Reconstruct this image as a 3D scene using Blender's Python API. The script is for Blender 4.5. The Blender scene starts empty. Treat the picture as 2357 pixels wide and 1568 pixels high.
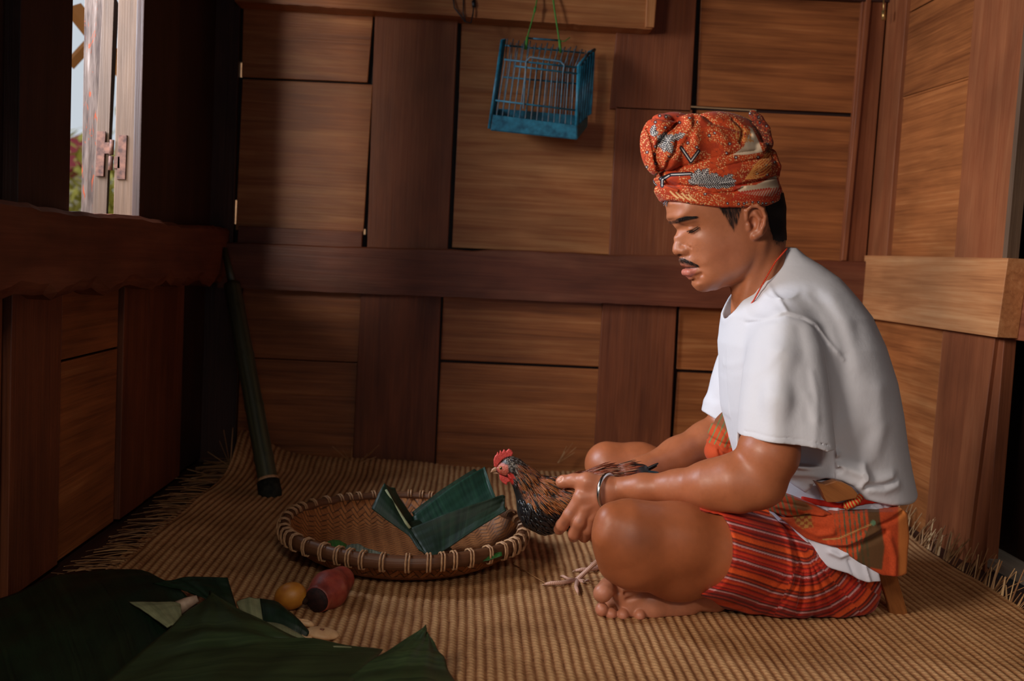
import bpy, bmesh, math, random
import numpy as np
from mathutils import Vector, Matrix
random.seed(7); rng = np.random.default_rng(7)
C = bpy.context.scene.collection
PI = math.pi
# ------------------------------------------------------------------ camera
W, H, F = 2357.0, 1568.0, 2290.0
CAM = np.array([0.0, 0.0, 0.66])
_t, _y, _r = math.radians(4.48), math.radians(2.2), math.radians(3.1)
fw = np.array([math.sin(_y)*math.cos(_t), math.cos(_y)*math.cos(_t), -math.sin(_t)])
r0 = np.cross(fw, [0, 0, 1.0]); r0 /= np.linalg.norm(r0)
u0 = np.cross(r0, fw)
rt = r0*math.cos(_r) + u0*math.sin(_r)
up = u0*math.cos(_r) - r0*math.sin(_r)
cam = bpy.data.cameras.new('camera'); cam.sensor_width = 36.0; cam.lens = 36.0*F/W
cam.clip_start = 0.05; cam.clip_end = 200
cam.dof.use_dof = True; cam.dof.focus_distance = 1.93; cam.dof.aperture_fstop = 4.0
co = bpy.data.objects.new('camera', cam); C.objects.link(co)
M = Matrix(((rt[0], up[0], -fw[0]), (rt[1], up[1], -fw[1]), (rt[2], up[2], -fw[2]))).to_4x4()
M.translation = Vector(CAM); co.matrix_world = M
bpy.context.scene.camera = co

def ray(px, py): return fw*F + (px-W/2)*rt - (py-H/2)*up
def at(px, py, Y):
    d = ray(px, py); return CAM + d*(Y/d[1])
def atx(px, py, X):
    d = ray(px, py); return CAM + d*(X/d[0])
def atz(px, py, Z=0.0):
    d = ray(px, py); return CAM + d*((Z-CAM[2])/d[2])
def proj(x, y, z):
    dx, dy, dz = x-CAM[0], y-CAM[1], z-CAM[2]
    w = dx*fw[0]+dy*fw[1]+dz*fw[2]
    return W/2+F*(dx*rt[0]+dy*rt[1]+dz*rt[2])/w, H/2-F*(dx*up[0]+dy*up[1]+dz*up[2])/w

# ------------------------------------------------------------------ objects
def tag(o, label=None, cat=None, group=None, kind=None):
    if label: o['label'] = label
    if cat: o['category'] = cat
    if group: o['group'] = group
    if kind: o['kind'] = kind
    return o
def empty(name, loc=(0, 0, 0)):
    o = bpy.data.objects.new(name, None); o.empty_display_size = .05; o.location = Vector(loc); C.objects.link(o); return o
def put(o, parent):
    if parent is not None:
        o.parent = parent
        o.matrix_parent_inverse = Matrix.Translation(parent.location).inverted() if parent.parent is None else Matrix.Identity(4)
    return o
def mesh_obj(name, verts, faces, mat=None, parent=None, smooth=True, attrs=None):
    me = bpy.data.meshes.new(name)
    verts = np.asarray(verts, dtype=np.float32)
    if isinstance(faces, np.ndarray):
        n, k = faces.shape
        me.vertices.add(len(verts)); me.vertices.foreach_set('co', verts.ravel())
        me.loops.add(n*k); me.loops.foreach_set('vertex_index', faces.astype(np.int32).ravel())
        me.polygons.add(n); me.polygons.foreach_set('loop_start', np.arange(0, n*k, k, dtype=np.int32))
        me.update(calc_edges=True); me.validate()
    else:
        me.from_pydata([tuple(map(float, v)) for v in verts], [], faces); me.update()
    if smooth: me.polygons.foreach_set('use_smooth', [True]*len(me.polygons))
    if attrs:
        for k, (ty, data) in attrs.items():
            a = me.attributes.new(k, ty, 'POINT')
            data = np.asarray(data, dtype=np.float32)
            if ty == 'FLOAT': a.data.foreach_set('value', data.ravel())
            elif ty == 'FLOAT_VECTOR': a.data.foreach_set('vector', data.ravel())
            else: a.data.foreach_set('color', np.concatenate([data, np.ones((len(data), 1), np.float32)], 1).ravel())
    o = bpy.data.objects.new(name, me)
    if mat: me.materials.append(mat)
    C.objects.link(o)
    if parent is not None: put(o, parent)
    return o

class MB:
    """collects pieces into one mesh, with per-vertex gc (grain coordinate) and tint"""
    def __init__(s): s.v = []; s.f = []; s.gc = []; s.ti = []; s.n = 0
    def add(s, v, f, gc=None, tint=.5):
        v = np.asarray(v, float).reshape(-1, 3)
        s.v.append(v); s.f += [[i+s.n for i in q] for q in f]; s.n += len(v)
        s.gc.append(np.asarray(gc if gc is not None else v, float)); s.ti.append(np.full(len(v), tint))
        return s
    def box(s, lo, hi, grain=0, tint=.5, jit=0.0):
        lo = np.array(lo, float); hi = np.array(hi, float)
        v = np.array([[(lo, hi)[i][0], (lo, hi)[j][1], (lo, hi)[k][2]] for i in (0, 1) for j in (0, 1) for k in (0, 1)])
        if jit: v = v + rng.normal(0, jit, v.shape)
        f = [(0, 1, 3, 2), (4, 6, 7, 5), (0, 4, 5, 1), (2, 3, 7, 6), (0, 2, 6, 4), (1, 5, 7, 3)]
        g = np.roll(v, -grain, axis=1) + rng.uniform(-20, 20, 3)
        return s.add(v, f, g, tint)
    def hexa(s, v8, grain_dir, tint=.5):
        # v8: front a,b,c,d then back a,b,c,d
        v = np.array(v8, float)
        f = [(0, 1, 2, 3), (7, 6, 5, 4), (0, 4, 5, 1), (1, 5, 6, 2), (2, 6, 7, 3), (3, 7, 4, 0)]
        g = np.roll(v, -grain_dir, axis=1) + rng.uniform(-20, 20, 3)
        return s.add(v, f, g, tint)
    def tube(s, pts, r, n=8, tint=.5, cap=True):
        pts = [np.array(p, float) for p in pts]; m = len(pts)
        rr = r if hasattr(r, '__len__') else [r]*m
        v = []; prev = None; L = 0; g = []
        for i, p in enumerate(pts):
            t = pts[min(i+1, m-1)]-pts[max(i-1, 0)]; t = t/(np.linalg.norm(t)+1e-12)
            if prev is None:
                a = np.array([0, 0, 1.]) if abs(t[2]) < .9 else np.array([1., 0, 0])
                prev = np.cross(t, a)
            e1 = prev-t*np.dot(prev, t); e1 /= np.linalg.norm(e1)+1e-12; prev = e1; e2 = np.cross(t, e1)
            if i: L += np.linalg.norm(p-pts[i-1])
            for k in range(n):
                c = 2*PI*k/n; v.append(p+rr[i]*(math.cos(c)*e1+math.sin(c)*e2)); g.append((L, rr[i]*math.cos(c), rr[i]*math.sin(c)))
        f = [(i*n+k, i*n+(k+1) % n, (i+1)*n+(k+1) % n, (i+1)*n+k) for i in range(m-1) for k in range(n)]
        if cap: f += [tuple(range(n-1, -1, -1)), tuple((m-1)*n+k for k in range(n))]
        return s.add(v, f, np.array(g)+rng.uniform(-5, 5, 3), tint)
    def build(s, name, mat, parent=None, smooth=False, bevel=0):
        v = np.concatenate(s.v)
        o = mesh_obj(name, v, s.f, mat, parent, smooth, {'gc': ('FLOAT_VECTOR', np.concatenate(s.gc)), 'tint': ('FLOAT', np.concatenate(s.ti))})
        if bevel:
            b = o.modifiers.new('bevel', 'BEVEL'); b.width = bevel; b.segments = 2; b.limit_method = 'ANGLE'
        return o

# ------------------------------------------------------------------ materials
def srgb(r, g, b):
    f = lambda c: (c/255/12.92) if c/255 <= .04045 else ((c/255+.055)/1.055)**2.4
    return (f(r), f(g), f(b), 1)
class NT:
    def __init__(s, name):
        s.m = bpy.data.materials.new(name); s.m.use_nodes = True; s.t = s.m.node_tree
        s.b = s.t.nodes['Principled BSDF']
    def n(s, ty, **k):
        x = s.t.nodes.new('ShaderNode'+ty)
        for a, v in k.items(): setattr(x, a, v)
        return x
    def l(s, a, b): s.t.links.new(a, b)
    def attr(s, name, out='Vector'):
        x = s.n('Attribute'); x.attribute_name = name; return x.outputs[out]
    def obj(s): return s.n('TexCoord').outputs['Object']
    def mapping(s, v, scale=(1, 1, 1), loc=(0, 0, 0), rot=(0, 0, 0)):
        x = s.n('Mapping'); x.inputs['Scale'].default_value = scale; x.inputs['Location'].default_value = loc
        x.inputs['Rotation'].default_value = rot; s.l(v, x.inputs['Vector']); return x.outputs[0]
    def noise(s, v, scale, detail=4, rough=.55, dist=0.0):
        x = s.n('TexNoise'); x.inputs['Scale'].default_value = scale; x.inputs['Detail'].default_value = detail
        x.inputs['Roughness'].default_value = rough; x.inputs['Distortion'].default_value = dist
        s.l(v, x.inputs['Vector']); return x.outputs['Fac']
    def ramp(s, fac, stops, interp='LINEAR'):
        x = s.n('ValToRGB'); r = x.color_ramp; r.interpolation = interp
        while len(r.elements) < len(stops): r.elements.new(.5)
        for e, (p, c) in zip(r.elements, stops): e.position = p; e.color = c
        s.l(fac, x.inputs[0]); return x.outputs[0]
    def math(s, op, a, b=None, c=None):
        x = s.n('Math', operation=op)
        for i, q in enumerate((a, b, c)):
            if q is None: continue
            if isinstance(q, (int, float)): x.inputs[i].default_value = q
            else: s.l(q, x.inputs[i])
        return x.outputs[0]
    def mix(s, fac, a, b, mode='MIX'):
        x = s.n('Mix', data_type='RGBA', blend_type=mode)
        for i, q in ((0, fac), (6, a), (7, b)):
            if isinstance(q, (int, float)): x.inputs[i].default_value = q
            elif isinstance(q, tuple): x.inputs[i].default_value = q
            else: s.l(q, x.inputs[i])
        return x.outputs[2]
    def bump(s, h, strength=.3, dist=.002):
        x = s.n('Bump'); x.inputs['Strength'].default_value = strength; x.inputs['Distance'].default_value = dist
        s.l(h, x.inputs['Height'])
        if s.b.inputs['Normal'].is_linked: s.l(s.b.inputs['Normal'].links[0].from_socket, x.inputs['Normal'])
        s.l(x.outputs[0], s.b.inputs['Normal'])
    def col(s, c):
        if isinstance(c, tuple): s.b.inputs['Base Color'].default_value = c
        else: s.l(c, s.b.inputs['Base Color'])
        return s
    def rough(s, r, spec=.5):
        if isinstance(r, (int, float)): s.b.inputs['Roughness'].default_value = r
        else: s.l(r, s.b.inputs['Roughness'])
        s.b.inputs['Specular IOR Level'].default_value = spec; return s

def wood(name, dark, mid, light, ripple=.0, rough=.55, stain=.5, gbump=.5, spec=.4):
    k = NT(name); g = k.attr('gc'); ti = k.attr('tint', 'Fac')
    fine = k.noise(k.mapping(g, (4, 160, 160)), 1, 5, .65)
    broad = k.noise(k.mapping(g, (1.3, 14, 14)), 1, 4, .6, 1.2)
    blot = k.noise(k.mapping(g, (2.2, 5, 5)), 1.5, 3, .6)
    rip = k.noise(k.mapping(g, (2.2, 70, 70)), 1, 2, .5, .8)
    f = k.math('MULTIPLY_ADD', fine, .42, k.math('MULTIPLY', broad, .62))
    f = k.math('ADD', f, k.math('MULTIPLY', k.math('SUBTRACT', rip, .5), ripple))
    f = k.math('ADD', f, k.math('MULTIPLY', k.math('SUBTRACT', ti, .5), .55))
    c = k.ramp(f, [(.18, dark), (.52, mid), (.88, light)])
    st = k.ramp(blot, [(.35, (1-stain, 1-stain, 1-stain, 1)), (.62, (1, 1, 1, 1))])
    c = k.mix(1.0, c, st, 'MULTIPLY')
    k.col(c).rough(rough, spec)
    k.bump(k.math('ADD', k.math('MULTIPLY', fine, .6), k.math('MULTIPLY', rip, .9*ripple+.25)), gbump, .003)
    return k.m
WD = {
 'panel': wood('panel_wood', srgb(104, 54, 26), srgb(166, 98, 52), srgb(208, 144, 88), .42, .42, .25),
 'stile': wood('stile_wood', srgb(92, 44, 24), srgb(136, 74, 42), srgb(164, 102, 64), .08, .5, .28),
 'rail': wood('rail_wood', srgb(76, 36, 24), srgb(118, 62, 40), srgb(152, 96, 66), .2, .46, .4),
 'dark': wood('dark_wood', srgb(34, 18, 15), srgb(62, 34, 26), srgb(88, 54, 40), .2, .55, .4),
 'pale': wood('pale_wood', srgb(120, 66, 36), srgb(180, 118, 72), srgb(212, 158, 108), .35, .55, .2),
 'grey': wood('weathered_wood', srgb(46, 31, 22), srgb(88, 64, 46), srgb(120, 92, 70), .1, .7, .2),
}
# ================================================================== ROOM
YB = 3.10; XL = -0.82; XR = 1.235; ZC = 2.05
def bx(px, py=620): return at(px, py, YB)[0]
# panels and studs are described by the photo column where they stand on the wall, at a level row
wb = empty('wall_back', (0, YB, 0)); tag(wb, kind='structure')
def bseg(name, x0t, x0b, x1t, x1b, yt, yb, yfront, thick, grain, mat, tint, parent=wb, Y=None, bevel=.002, slope=.045, hole=None):
    """board on the back wall between photo columns, sides following the lean of the boards"""
    Y = Y or yfront
    a = at(x0t, yt, Y); b = at(x1t, yt+(x1t-x0t)*slope, Y); c = at(x1b, yb+(x1b-x0b)*slope, Y); d = at(x0b, yb, Y)
    fr = [d, c, b, a]; bk = [p+np.array([0, thick, 0]) for p in fr]
    m = MB(); m.hexa(fr+bk, grain, tint)
    return m.build(name, mat, parent, bevel=bevel)
# grain: 0 = along x, 2 = along z
PH, PV = 0, 2
yP, yS, yR = 3.115, 3.10, 3.065
# upper row
bseg('panel', 562, 556, 866, 846, -60, 177, yP, .012, PH, WD['panel'], .52)
bseg('panel', 558, 542, 858, 836, 181.5, 530, yP+.002, .012, PH, WD['panel'], .55)
bseg('stile', 866, 845, 1058, 1030, -60, 570, yS, .02, PV, WD['stile'], .60)
bseg('panel', 1066, 1056, 1432, 1420, -60, 212, yP, .012, PH, WD['panel'], .62)
bseg('panel', 1057, 1040, 1422, 1404, 211, 570, yP-.001, .012, PH, WD['panel'], .66)
bseg('stile', 1430, 1404, 1606, 1590, -60, 250, yS, .02, PV, WD['stile'], .38)
bseg('stile', 1418, 1402, 1594, 1575, 245, 590, yS, .02, PV, WD['stile'], .42)
bseg('panel', 1616, 1604, 1990, 1966, -60, 244, yP, .012, PH, WD['panel'], .30)
bseg('panel', 1604, 1585, 1975, 1930, 253, 610, yP, .012, PH, WD['panel'], .32)
bseg('stile', 1990, 1935, 2046, 1992, -60, 610, yS, .02, PV, WD['stile'], .38)
bseg('corner_strip', 2000, 1938, 2012, 1949, -60, 600, yS-.012, .014, PV, WD['stile'], .62)
bseg('stile', 440, 430, 484, 472, -60, 560, yS, .02, PV, WD['dark'], .5)
bseg('stile', 489, 478, 554, 536, -60, 560, yS, .02, PV, WD['dark'], .55)
m = MB(); m.box((XL-.5, 4.4, -.9), (XR+.5, 4.42, 2.2), 0, .95); m.build('outer_screen', WD['pale'], wb)
bseg('ledge', 548, 546, 834, 832, 520, 562, 3.085, .03, PH, WD['rail'], .62)
# rail, with a wavy worn top edge
def rail(name, x0, x1, yt, yb, Y, thick, mat, tint, amp=4, parent=wb, slope_t=.030, slope_b=.041, seed=1):
    rr = np.random.default_rng(seed); n = 60
    xs = np.linspace(x0, x1, n); w1 = np.cumsum(rr.normal(0, 1, n)); w1 = w1-np.linspace(w1[0], w1[-1], n); w1 = w1/max(1e-6, np.abs(w1).max())*amp
    top = yt+(xs-x0)*slope_t+w1; bot = yb+(xs-x0)*slope_b+rr.normal(0, .5, n)
    v = []
    for x, t, b in zip(xs, top, bot):
        p = at(x, t, Y); q = at(x, b, Y)
        v += [q, p+np.array([0, 0, -.004]), p+np.array([0, .006, 0]), p+np.array([0, thick, 0]), q+np.array([0, thick, 0])]
    f = []
    for i in range(n-1):
        for k in range(5):
            a = i*5+k; b = i*5+(k+1) % 5; f.append((a, a+5, b+5, b))
    f += [(0, 1, 2, 3, 4), tuple((n-1)*5+k for k in (4, 3, 2, 1, 0))]
    m = MB(); m.add(v, f, np.array(v)+rng.uniform(-9, 9, 3), tint); return m.build(name, mat, parent)
rail('rail', 500, 2010, 556, 662, yR, .05, WD['rail'], .56)
# lower row
bseg('panel', 560, 553, 832, 827, 640, 822, yP, .012, PH, WD['panel'], .40)
bseg('panel', 553, 540, 829, 812, 824, 1130, yP+.003, .012, PH, WD['panel'], .30)
bseg('stile', 832, 808, 1016, 997, 640, 1130, yS, .02, PV, WD['stile'], .26)
bseg('panel', 1022, 1014, 1390, 1382, 640, 828, yP, .012, PH, WD['panel'], .50)
bseg('panel', 1014, 1000, 1384, 1362, 834, 1130, yP-.002, .012, PH, WD['panel'], .42)
bseg('stile', 1390, 1362, 1560, 1536, 650, 1140, yS, .02, PV, WD['stile'], .34)
bseg('panel', 1566, 1557, 1985, 1960, 660, 850, yP, .012, PH, WD['panel'], .44)
bseg('panel', 1560, 1540, 1965, 1930, 857, 1150, yP-.002, .012, PH, WD['panel'], .42)
bseg('stile', 1985, 1925, 2046, 1985, 660, 1160, yS, .02, PV, WD['dark'], .6)
bseg('stile', 425, 405, 556, 536, 640, 1130, yS, .02, PV, WD['dark'], .4)
# top beam
rail('top_beam', 540, 1500, -75, 2, 3.03, .09, WD['panel'], .55, 1.5, slope_t=.068, slope_b=.069, seed=4)
bseg('top_board', 1500, 1500, 2060, 2060, -95, -20, 3.09, .03, PH, WD['dark'], .5)
bseg('beam_end', 1490, 1486, 1514, 1506, -30, 62, 3.02, .09, PV, WD['panel'], .75)
# backing skin with real chinks to the daylight outside
def plate(axis, pos, thick, us, vs, holes, mat, name, parent, grain, tint=.5):
    """board in plane axis=pos spanning us x vs, with rectangular openings"""
    U = sorted(set([us[0], us[1]]+[h[0] for h in holes]+[h[1] for h in holes])); V = sorted(set([vs[0], vs[1]]+[h[2] for h in holes]+[h[3] for h in holes]))
    m = MB()
    for i in range(len(U)-1):
        for j in range(len(V)-1):
            cu, cv = (U[i]+U[i+1])/2, (V[j]+V[j+1])/2
            if any(h[0] < cu < h[1] and h[2] < cv < h[3] for h in holes): continue
            if axis == 1: m.box((U[i], pos, V[j]), (U[i+1], pos+thick, V[j+1]), grain, tint)
            else: m.box((pos, U[i], V[j]), (pos+thick, U[i+1], V[j+1]), grain, tint)
    return m.build(name, mat, parent)
def chink(x0, y0, x1, y1):
    a = at(x0, y0, 3.135); b = at(x1, y1, 3.135); return (min(a[0], b[0]), max(a[0], b[0]), min(a[2], b[2]), max(a[2], b[2]))
chinks = [chink(474, 392, 481, 543), chink(536, 460, 545, 516), chink(551, 142, 560, 178), chink(553, 176, 622, 181), chink(1590, 247, 1745, 251.5), chink(1555, 851, 1640, 855), chink(836, 527, 841, 540)]
plate(1, 3.135, .02, (XL-.1, XR+.12), (-.02, ZC), chinks, WD['dark'], 'backing', wb, 0, .2)

# left wall ---------------------------------------------------------------
wl = empty('wall_left', (XL, 1.5, 0)); tag(wl, kind='structure')
def lseg(name, x0, x1, z0, z1, X, thick, grain, mat, tint, parent=wl, y_override=None):
    """board on the left wall between two photo columns (taken at mid height)"""
    Y0 = atx(x0, 560, X)[1]; Y1 = atx(x1, 560, X)[1]
    if y_override: Y0, Y1 = y_override
    m = MB(); m.box((X-thick, min(Y0, Y1), z0), (X, max(Y0, Y1), z1), grain, tint)
    return m.build(name, mat, parent, bevel=.0015)
SILL = .715; RLO = .545
yw0 = atx(158, 400, XL)[1]; yw1 = atx(316, 400, XL-.01)[1]
print('window', yw0, yw1)
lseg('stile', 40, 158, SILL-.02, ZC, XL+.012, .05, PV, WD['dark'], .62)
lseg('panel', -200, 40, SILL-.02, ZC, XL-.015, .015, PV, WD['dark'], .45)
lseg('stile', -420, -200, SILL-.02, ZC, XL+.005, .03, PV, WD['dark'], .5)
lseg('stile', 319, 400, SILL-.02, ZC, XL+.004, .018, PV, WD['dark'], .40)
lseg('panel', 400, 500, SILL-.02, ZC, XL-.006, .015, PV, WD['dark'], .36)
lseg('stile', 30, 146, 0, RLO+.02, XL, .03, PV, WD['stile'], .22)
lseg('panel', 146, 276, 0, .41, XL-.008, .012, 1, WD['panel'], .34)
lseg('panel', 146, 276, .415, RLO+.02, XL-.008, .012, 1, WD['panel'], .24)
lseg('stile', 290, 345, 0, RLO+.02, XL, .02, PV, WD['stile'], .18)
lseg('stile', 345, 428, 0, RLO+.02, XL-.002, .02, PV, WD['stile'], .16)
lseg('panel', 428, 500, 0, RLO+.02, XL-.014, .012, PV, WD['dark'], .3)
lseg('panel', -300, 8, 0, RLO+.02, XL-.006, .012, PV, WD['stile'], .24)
# sill beam with a chewed lower edge
rr = np.random.default_rng(5); n = 90; ys = np.linspace(-.2, YB+.02, n); v = []; f = []
for i, y in enumerate(ys):
    j = .006*math.sin(y*23)+rr.normal(0, .004); k = .003*math.sin(y*9)+rr.normal(0, .0012)
    drop = .02*(y < 2.2)
    z0, z1 = RLO+j+.01, SILL+k; x1 = XL+.055; x0 = XL-.035
    v += [(x1-.012, y, z0), (x1, y, z0+.02+j*.5), (x1, y, z1-.008), (x1-.008, y, z1), (x0, y, z1-.004), (x0, y, z0)]
for i in range(n-1):
    for k in range(6):
        a = i*6+k; b = i*6+(k+1) % 6; f.append((a, b, b+6, a+6))
f += [(5, 4, 3, 2, 1, 0), tuple((n-1)*6+k for k in range(6))]
m = MB(); m.add(v, f, np.roll(np.array(v), -1, axis=1)+3.3, .55); m.build('rail', WD['rail'], wl)
# skin of the wall: openings for the visible window and the one nearer the viewer
NW = (0.10, 1.30, SILL+.04, 1.50)
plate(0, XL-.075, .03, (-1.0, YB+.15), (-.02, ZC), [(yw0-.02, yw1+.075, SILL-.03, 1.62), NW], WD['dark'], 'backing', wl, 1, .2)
m = MB()
for a, b in (((XL-.05, NW[0]-.07, SILL), (XL+.015, NW[0], ZC)), ((XL-.05, NW[1], SILL), (XL+.015, NW[1]+.09, ZC)), ((XL-.05, NW[0], NW[3]), (XL+.015, NW[1], ZC))):
    m.box(a, b, 2, .4)
m.build('near_opening_frame', WD['dark'], wl)
# window_1: jamb, outward shutter, hinge
w1 = empty('window_1', (XL-.05, yw1, SILL)); tag(w1, kind='structure')
jx = at(266, 260, yw1)[0]; print('jamb x', jx); m = MB(); m.box((jx, yw1, SILL-.02), (XL-.001, yw1+.03, 1.66), 2, .62); m.build('jamb', WD['grey'], w1, bevel=.002)
m = MB(); m.box((XL-.07, yw0-.03, SILL-.02), (XL-.02, yw0-.004, 1.66), 2, .4); m.build('near_jamb', WD['dark'], w1, bevel=.002)
m = MB(); m.box((XL-.085, yw0-.02, 1.60), (XL-.005, yw1+.02, 1.66), 1, .4); m.build('head', WD['dark'], w1, bevel=.002)
# shutter board standing open outside: its edge and its flaking face towards us
def shut_pt(px, py, Y): return at(px, py, Y)
YS = yw1+.012
k = NT('flaking_board'); g = k.attr('gc')
n1 = k.noise(k.mapping(g, (9, 90, 90)), 1, 4, .6); n2 = k.noise(k.mapping(g, (16, 60, 60)), 1, 3, .6, 1.5)
c = k.ramp(n1, [(.3, srgb(56, 44, 40)), (.6, srgb(104, 88, 80)), (.8, srgb(140, 126, 120))])
c = k.mix(k.ramp(n2, [(.60, (0, 0, 0, 1)), (.66, (1, 1, 1, 1))]), c, srgb(136, 58, 30)); k.col(c).rough(.8, .2); k.bump(n1, .5, .004)
A = at(190, -40, YS); 
face = [at(186, 520, YS-.004), at(214, 520, YS), at(243, -60, YS), at(196, -60, YS-.004)]
m = MB(); m.hexa(face+[p+np.array([-.075, .3, 0]) for p in face], 2, .6); sh = m.build('shutter', k.m, w1, bevel=.001)
edge = [at(212, 520, YS-.002), at(244, 520, YS-.002), at(265, -60, YS-.002), at(240, -60, YS-.002)]
m = MB(); m.hexa(edge+[p+np.array([-.01, .02, 0]) for p in edge], 2, .35); m.build('shutter_stile', WD['grey'], w1, bevel=.001)
k = NT('rusty_iron'); nn = k.noise(k.obj(), 60, 4); k.col(k.ramp(nn, [(.35, srgb(62, 40, 34)), (.7, srgb(118, 78, 62))])).rough(.75, .3); k.bump(nn, .4, .001); RUST = k.m
hg = empty('hinge', at(262, 360, YS-.02)); put(hg, w1)
def hplate(name, x0t, x1t, x0b, x1b, yt, yb, Y):
    q = [at(x0b, yb, Y), at(x1b, yb, Y), at(x1t, yt, Y), at(x0t, yt, Y)]
    m = MB(); m.hexa(q+[p+np.array([0, .004, 0]) for p in q], 2)
    o = m.build(name, RUST, None, bevel=.0008); o.parent = w1; o.matrix_parent_inverse = Matrix.Translation(w1.location).inverted(); return o
C.objects.unlink(hg); bpy.data.objects.remove(hg)
hplate('hinge_leaf', 223, 243, 219, 238, 302, 406, YS-.008); hplate('hinge_leaf', 273, 292, 268, 288, 311, 413, yw1-.0035)
hplate('hinge_leaf', 262, 276, 262, 276, 360, 388, yw1-.0035); hplate('hinge_leaf', 240, 252, 240, 252, 328, 354, YS-.008)
m = MB(); m.tube([at(258, 322, YS-.012), at(256, 357, YS-.012)], .0055, 12).tube([at(256, 359, YS-.012), at(254, 392, YS-.012)], .0055, 12)
o = m.build('hinge_pin', RUST, None, smooth=True); o.parent = w1; o.matrix_parent_inverse = Matrix.Translation(w1.location).inverted()

# right wall --------------------------------------------------------------
wr = empty('wall_right', (XR, 2.6, 0)); tag(wr, kind='structure')
def rseg(name, x0t, x0b, x1t, x1b, yt0, yt1, yb0, yb1, X, thick, grain, mat, tint, bevel=.0015):
    """board on the right wall: photo quad on plane x = X"""
    fr = [atx(x0b, yb0, X), atx(x1b, yb1, X), atx(x1t, yt1, X), atx(x0t, yt0, X)]
    bk = [p+np.array([thick, 0, 0]) for p in fr]
    m = MB(); m.hexa(fr+bk, grain, tint); return m.build(name, mat, wr, bevel=bevel)
zt = 1.75
def rbox(name, y0, y1, z0, z1, X, thick, grain, mat, tint):
    m = MB(); m.box((X, y0, z0), (X+thick, y1, z1), grain, tint); return m.build(name, mat, wr, bevel=.0015)
ry = lambda px, X=XR: atx(px, 600, X)[1]
print('right wall cols', [round(ry(p), 2) for p in (2000, 2040, 2075, 2235, 2318)], [round(atx(2100, p, XR)[2], 3) for p in (590, 740, 230, 60)])
ye = ry(2314)
rseg('corner_post', 2046, 1995, 2092, 2040, -60, -60, 592, 592, XR-.012, .03, PV, WD['stile'], .62)
rseg('panel', 2083, 2066, 2262, 2244, 228, 172, 228, 172, XR, .012, 1, WD['panel'], .4)
rseg('panel', 2094, 2068, 2262, 2236, 30, -60, 226, 174, XR, .012, 1, WD['panel'], .26)
rseg('panel', 2068, 2034, 2240, 2196, 232, 180, 600, 600, XR+.003, .012, 1, WD['panel'], .42)
rseg('panel', 2094, 2094, 2262, 2262, -160, -280, 27, -62, XR, .012, 1, WD['panel'], .24)
rseg('stile', 2262, 2196, 2388, 2316, -260, -300, 600, 600, XR-.008, .025, PV, WD['stile'], .66)
rseg('worn_edge', 2384, 2306, 2392, 2316, -250, -250, 600, 600, XR-.0105, .03, PV, WD['grey'], .62)
rseg('rail', 1990, 1980, 2320, 2294, 588, 594, 730, 777, XR-.03, .05, 1, WD['pale'], .52)
rseg('rail', 2320, 2296, 2560, 2520, 596, 604, 778, 806, XR+.02, .05, 1, WD['rail'], .50)
rseg('panel', 2014, 1980, 2172, 2120, 735, 750, 1230, 1330, XR+.004, .012, 1, WD['panel'], .46)
rseg('stile', 2172, 2120, 2292, 2215, 750, 765, 1310, 1360, XR-.004, .025, PV, WD['stile'], .56)
rseg('stile', 2292, 2225, 2312, 2262, 768, 776, 1340, 1370, XR+.006, .03, PV, WD['stile'], .42)
m = MB(); m.box((XR+.09, -1, 0), (XR+.11, YB+.05, ZC), 2, .15); m.build('backing', WD['dark'], wr)
m = MB(); m.box((XR-.0, 2.5, ZC-.35), (XR+.1, YB, ZC), 1, .3); m.build('wall_head', WD['dark'], wr)
p = [atz(2262, 1300, .0), atz(2440, 1390, .0), atz(2440, 1350, .0), atz(2275, 1270, .0)]
tp = [q+np.array([0, 0, .02]) for q in p]
m = MB(); m.hexa(p[::-1]+tp[::-1], 1, .6); o = m.build('trim_1', wood('pale_plank', srgb(96, 84, 74), srgb(150, 138, 126), srgb(182, 172, 160), .1, .7, .2)); tag(o, kind='structure')

# floor, ceiling, behind ------------------------------------------------------
m = MB()
x = XL-.1
i = 0
while x < XR+.3:
    m.box((x, -1.0, -.035), (x+.118, YB+.15, -.012), 1, .3+.2*random.random()); x += .12
fl = m.build('floor', WD['dark']); tag(fl, kind='structure')
m = MB(); x = XL-.1
while x < XR+.2:
    m.box((x, -1.0, ZC), (x+.15, YB+.15, ZC+.02), 1, .3+.2*random.random()); x += .15
cl = m.build('ceiling', WD['dark']); tag(cl, kind='structure')
wn = MB()
wn.box((XL-.1, -1.02, -.02), (-.15, -1.0, ZC), 2, .4).box((.75, -1.02, -.02), (XR+.15, -1.0, ZC), 2, .4).box((-.15, -1.02, 1.90), (.75, -1.0, ZC), 0, .4)
o = wn.build('wall_behind', WD['dark']); tag(o, kind='structure')

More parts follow.
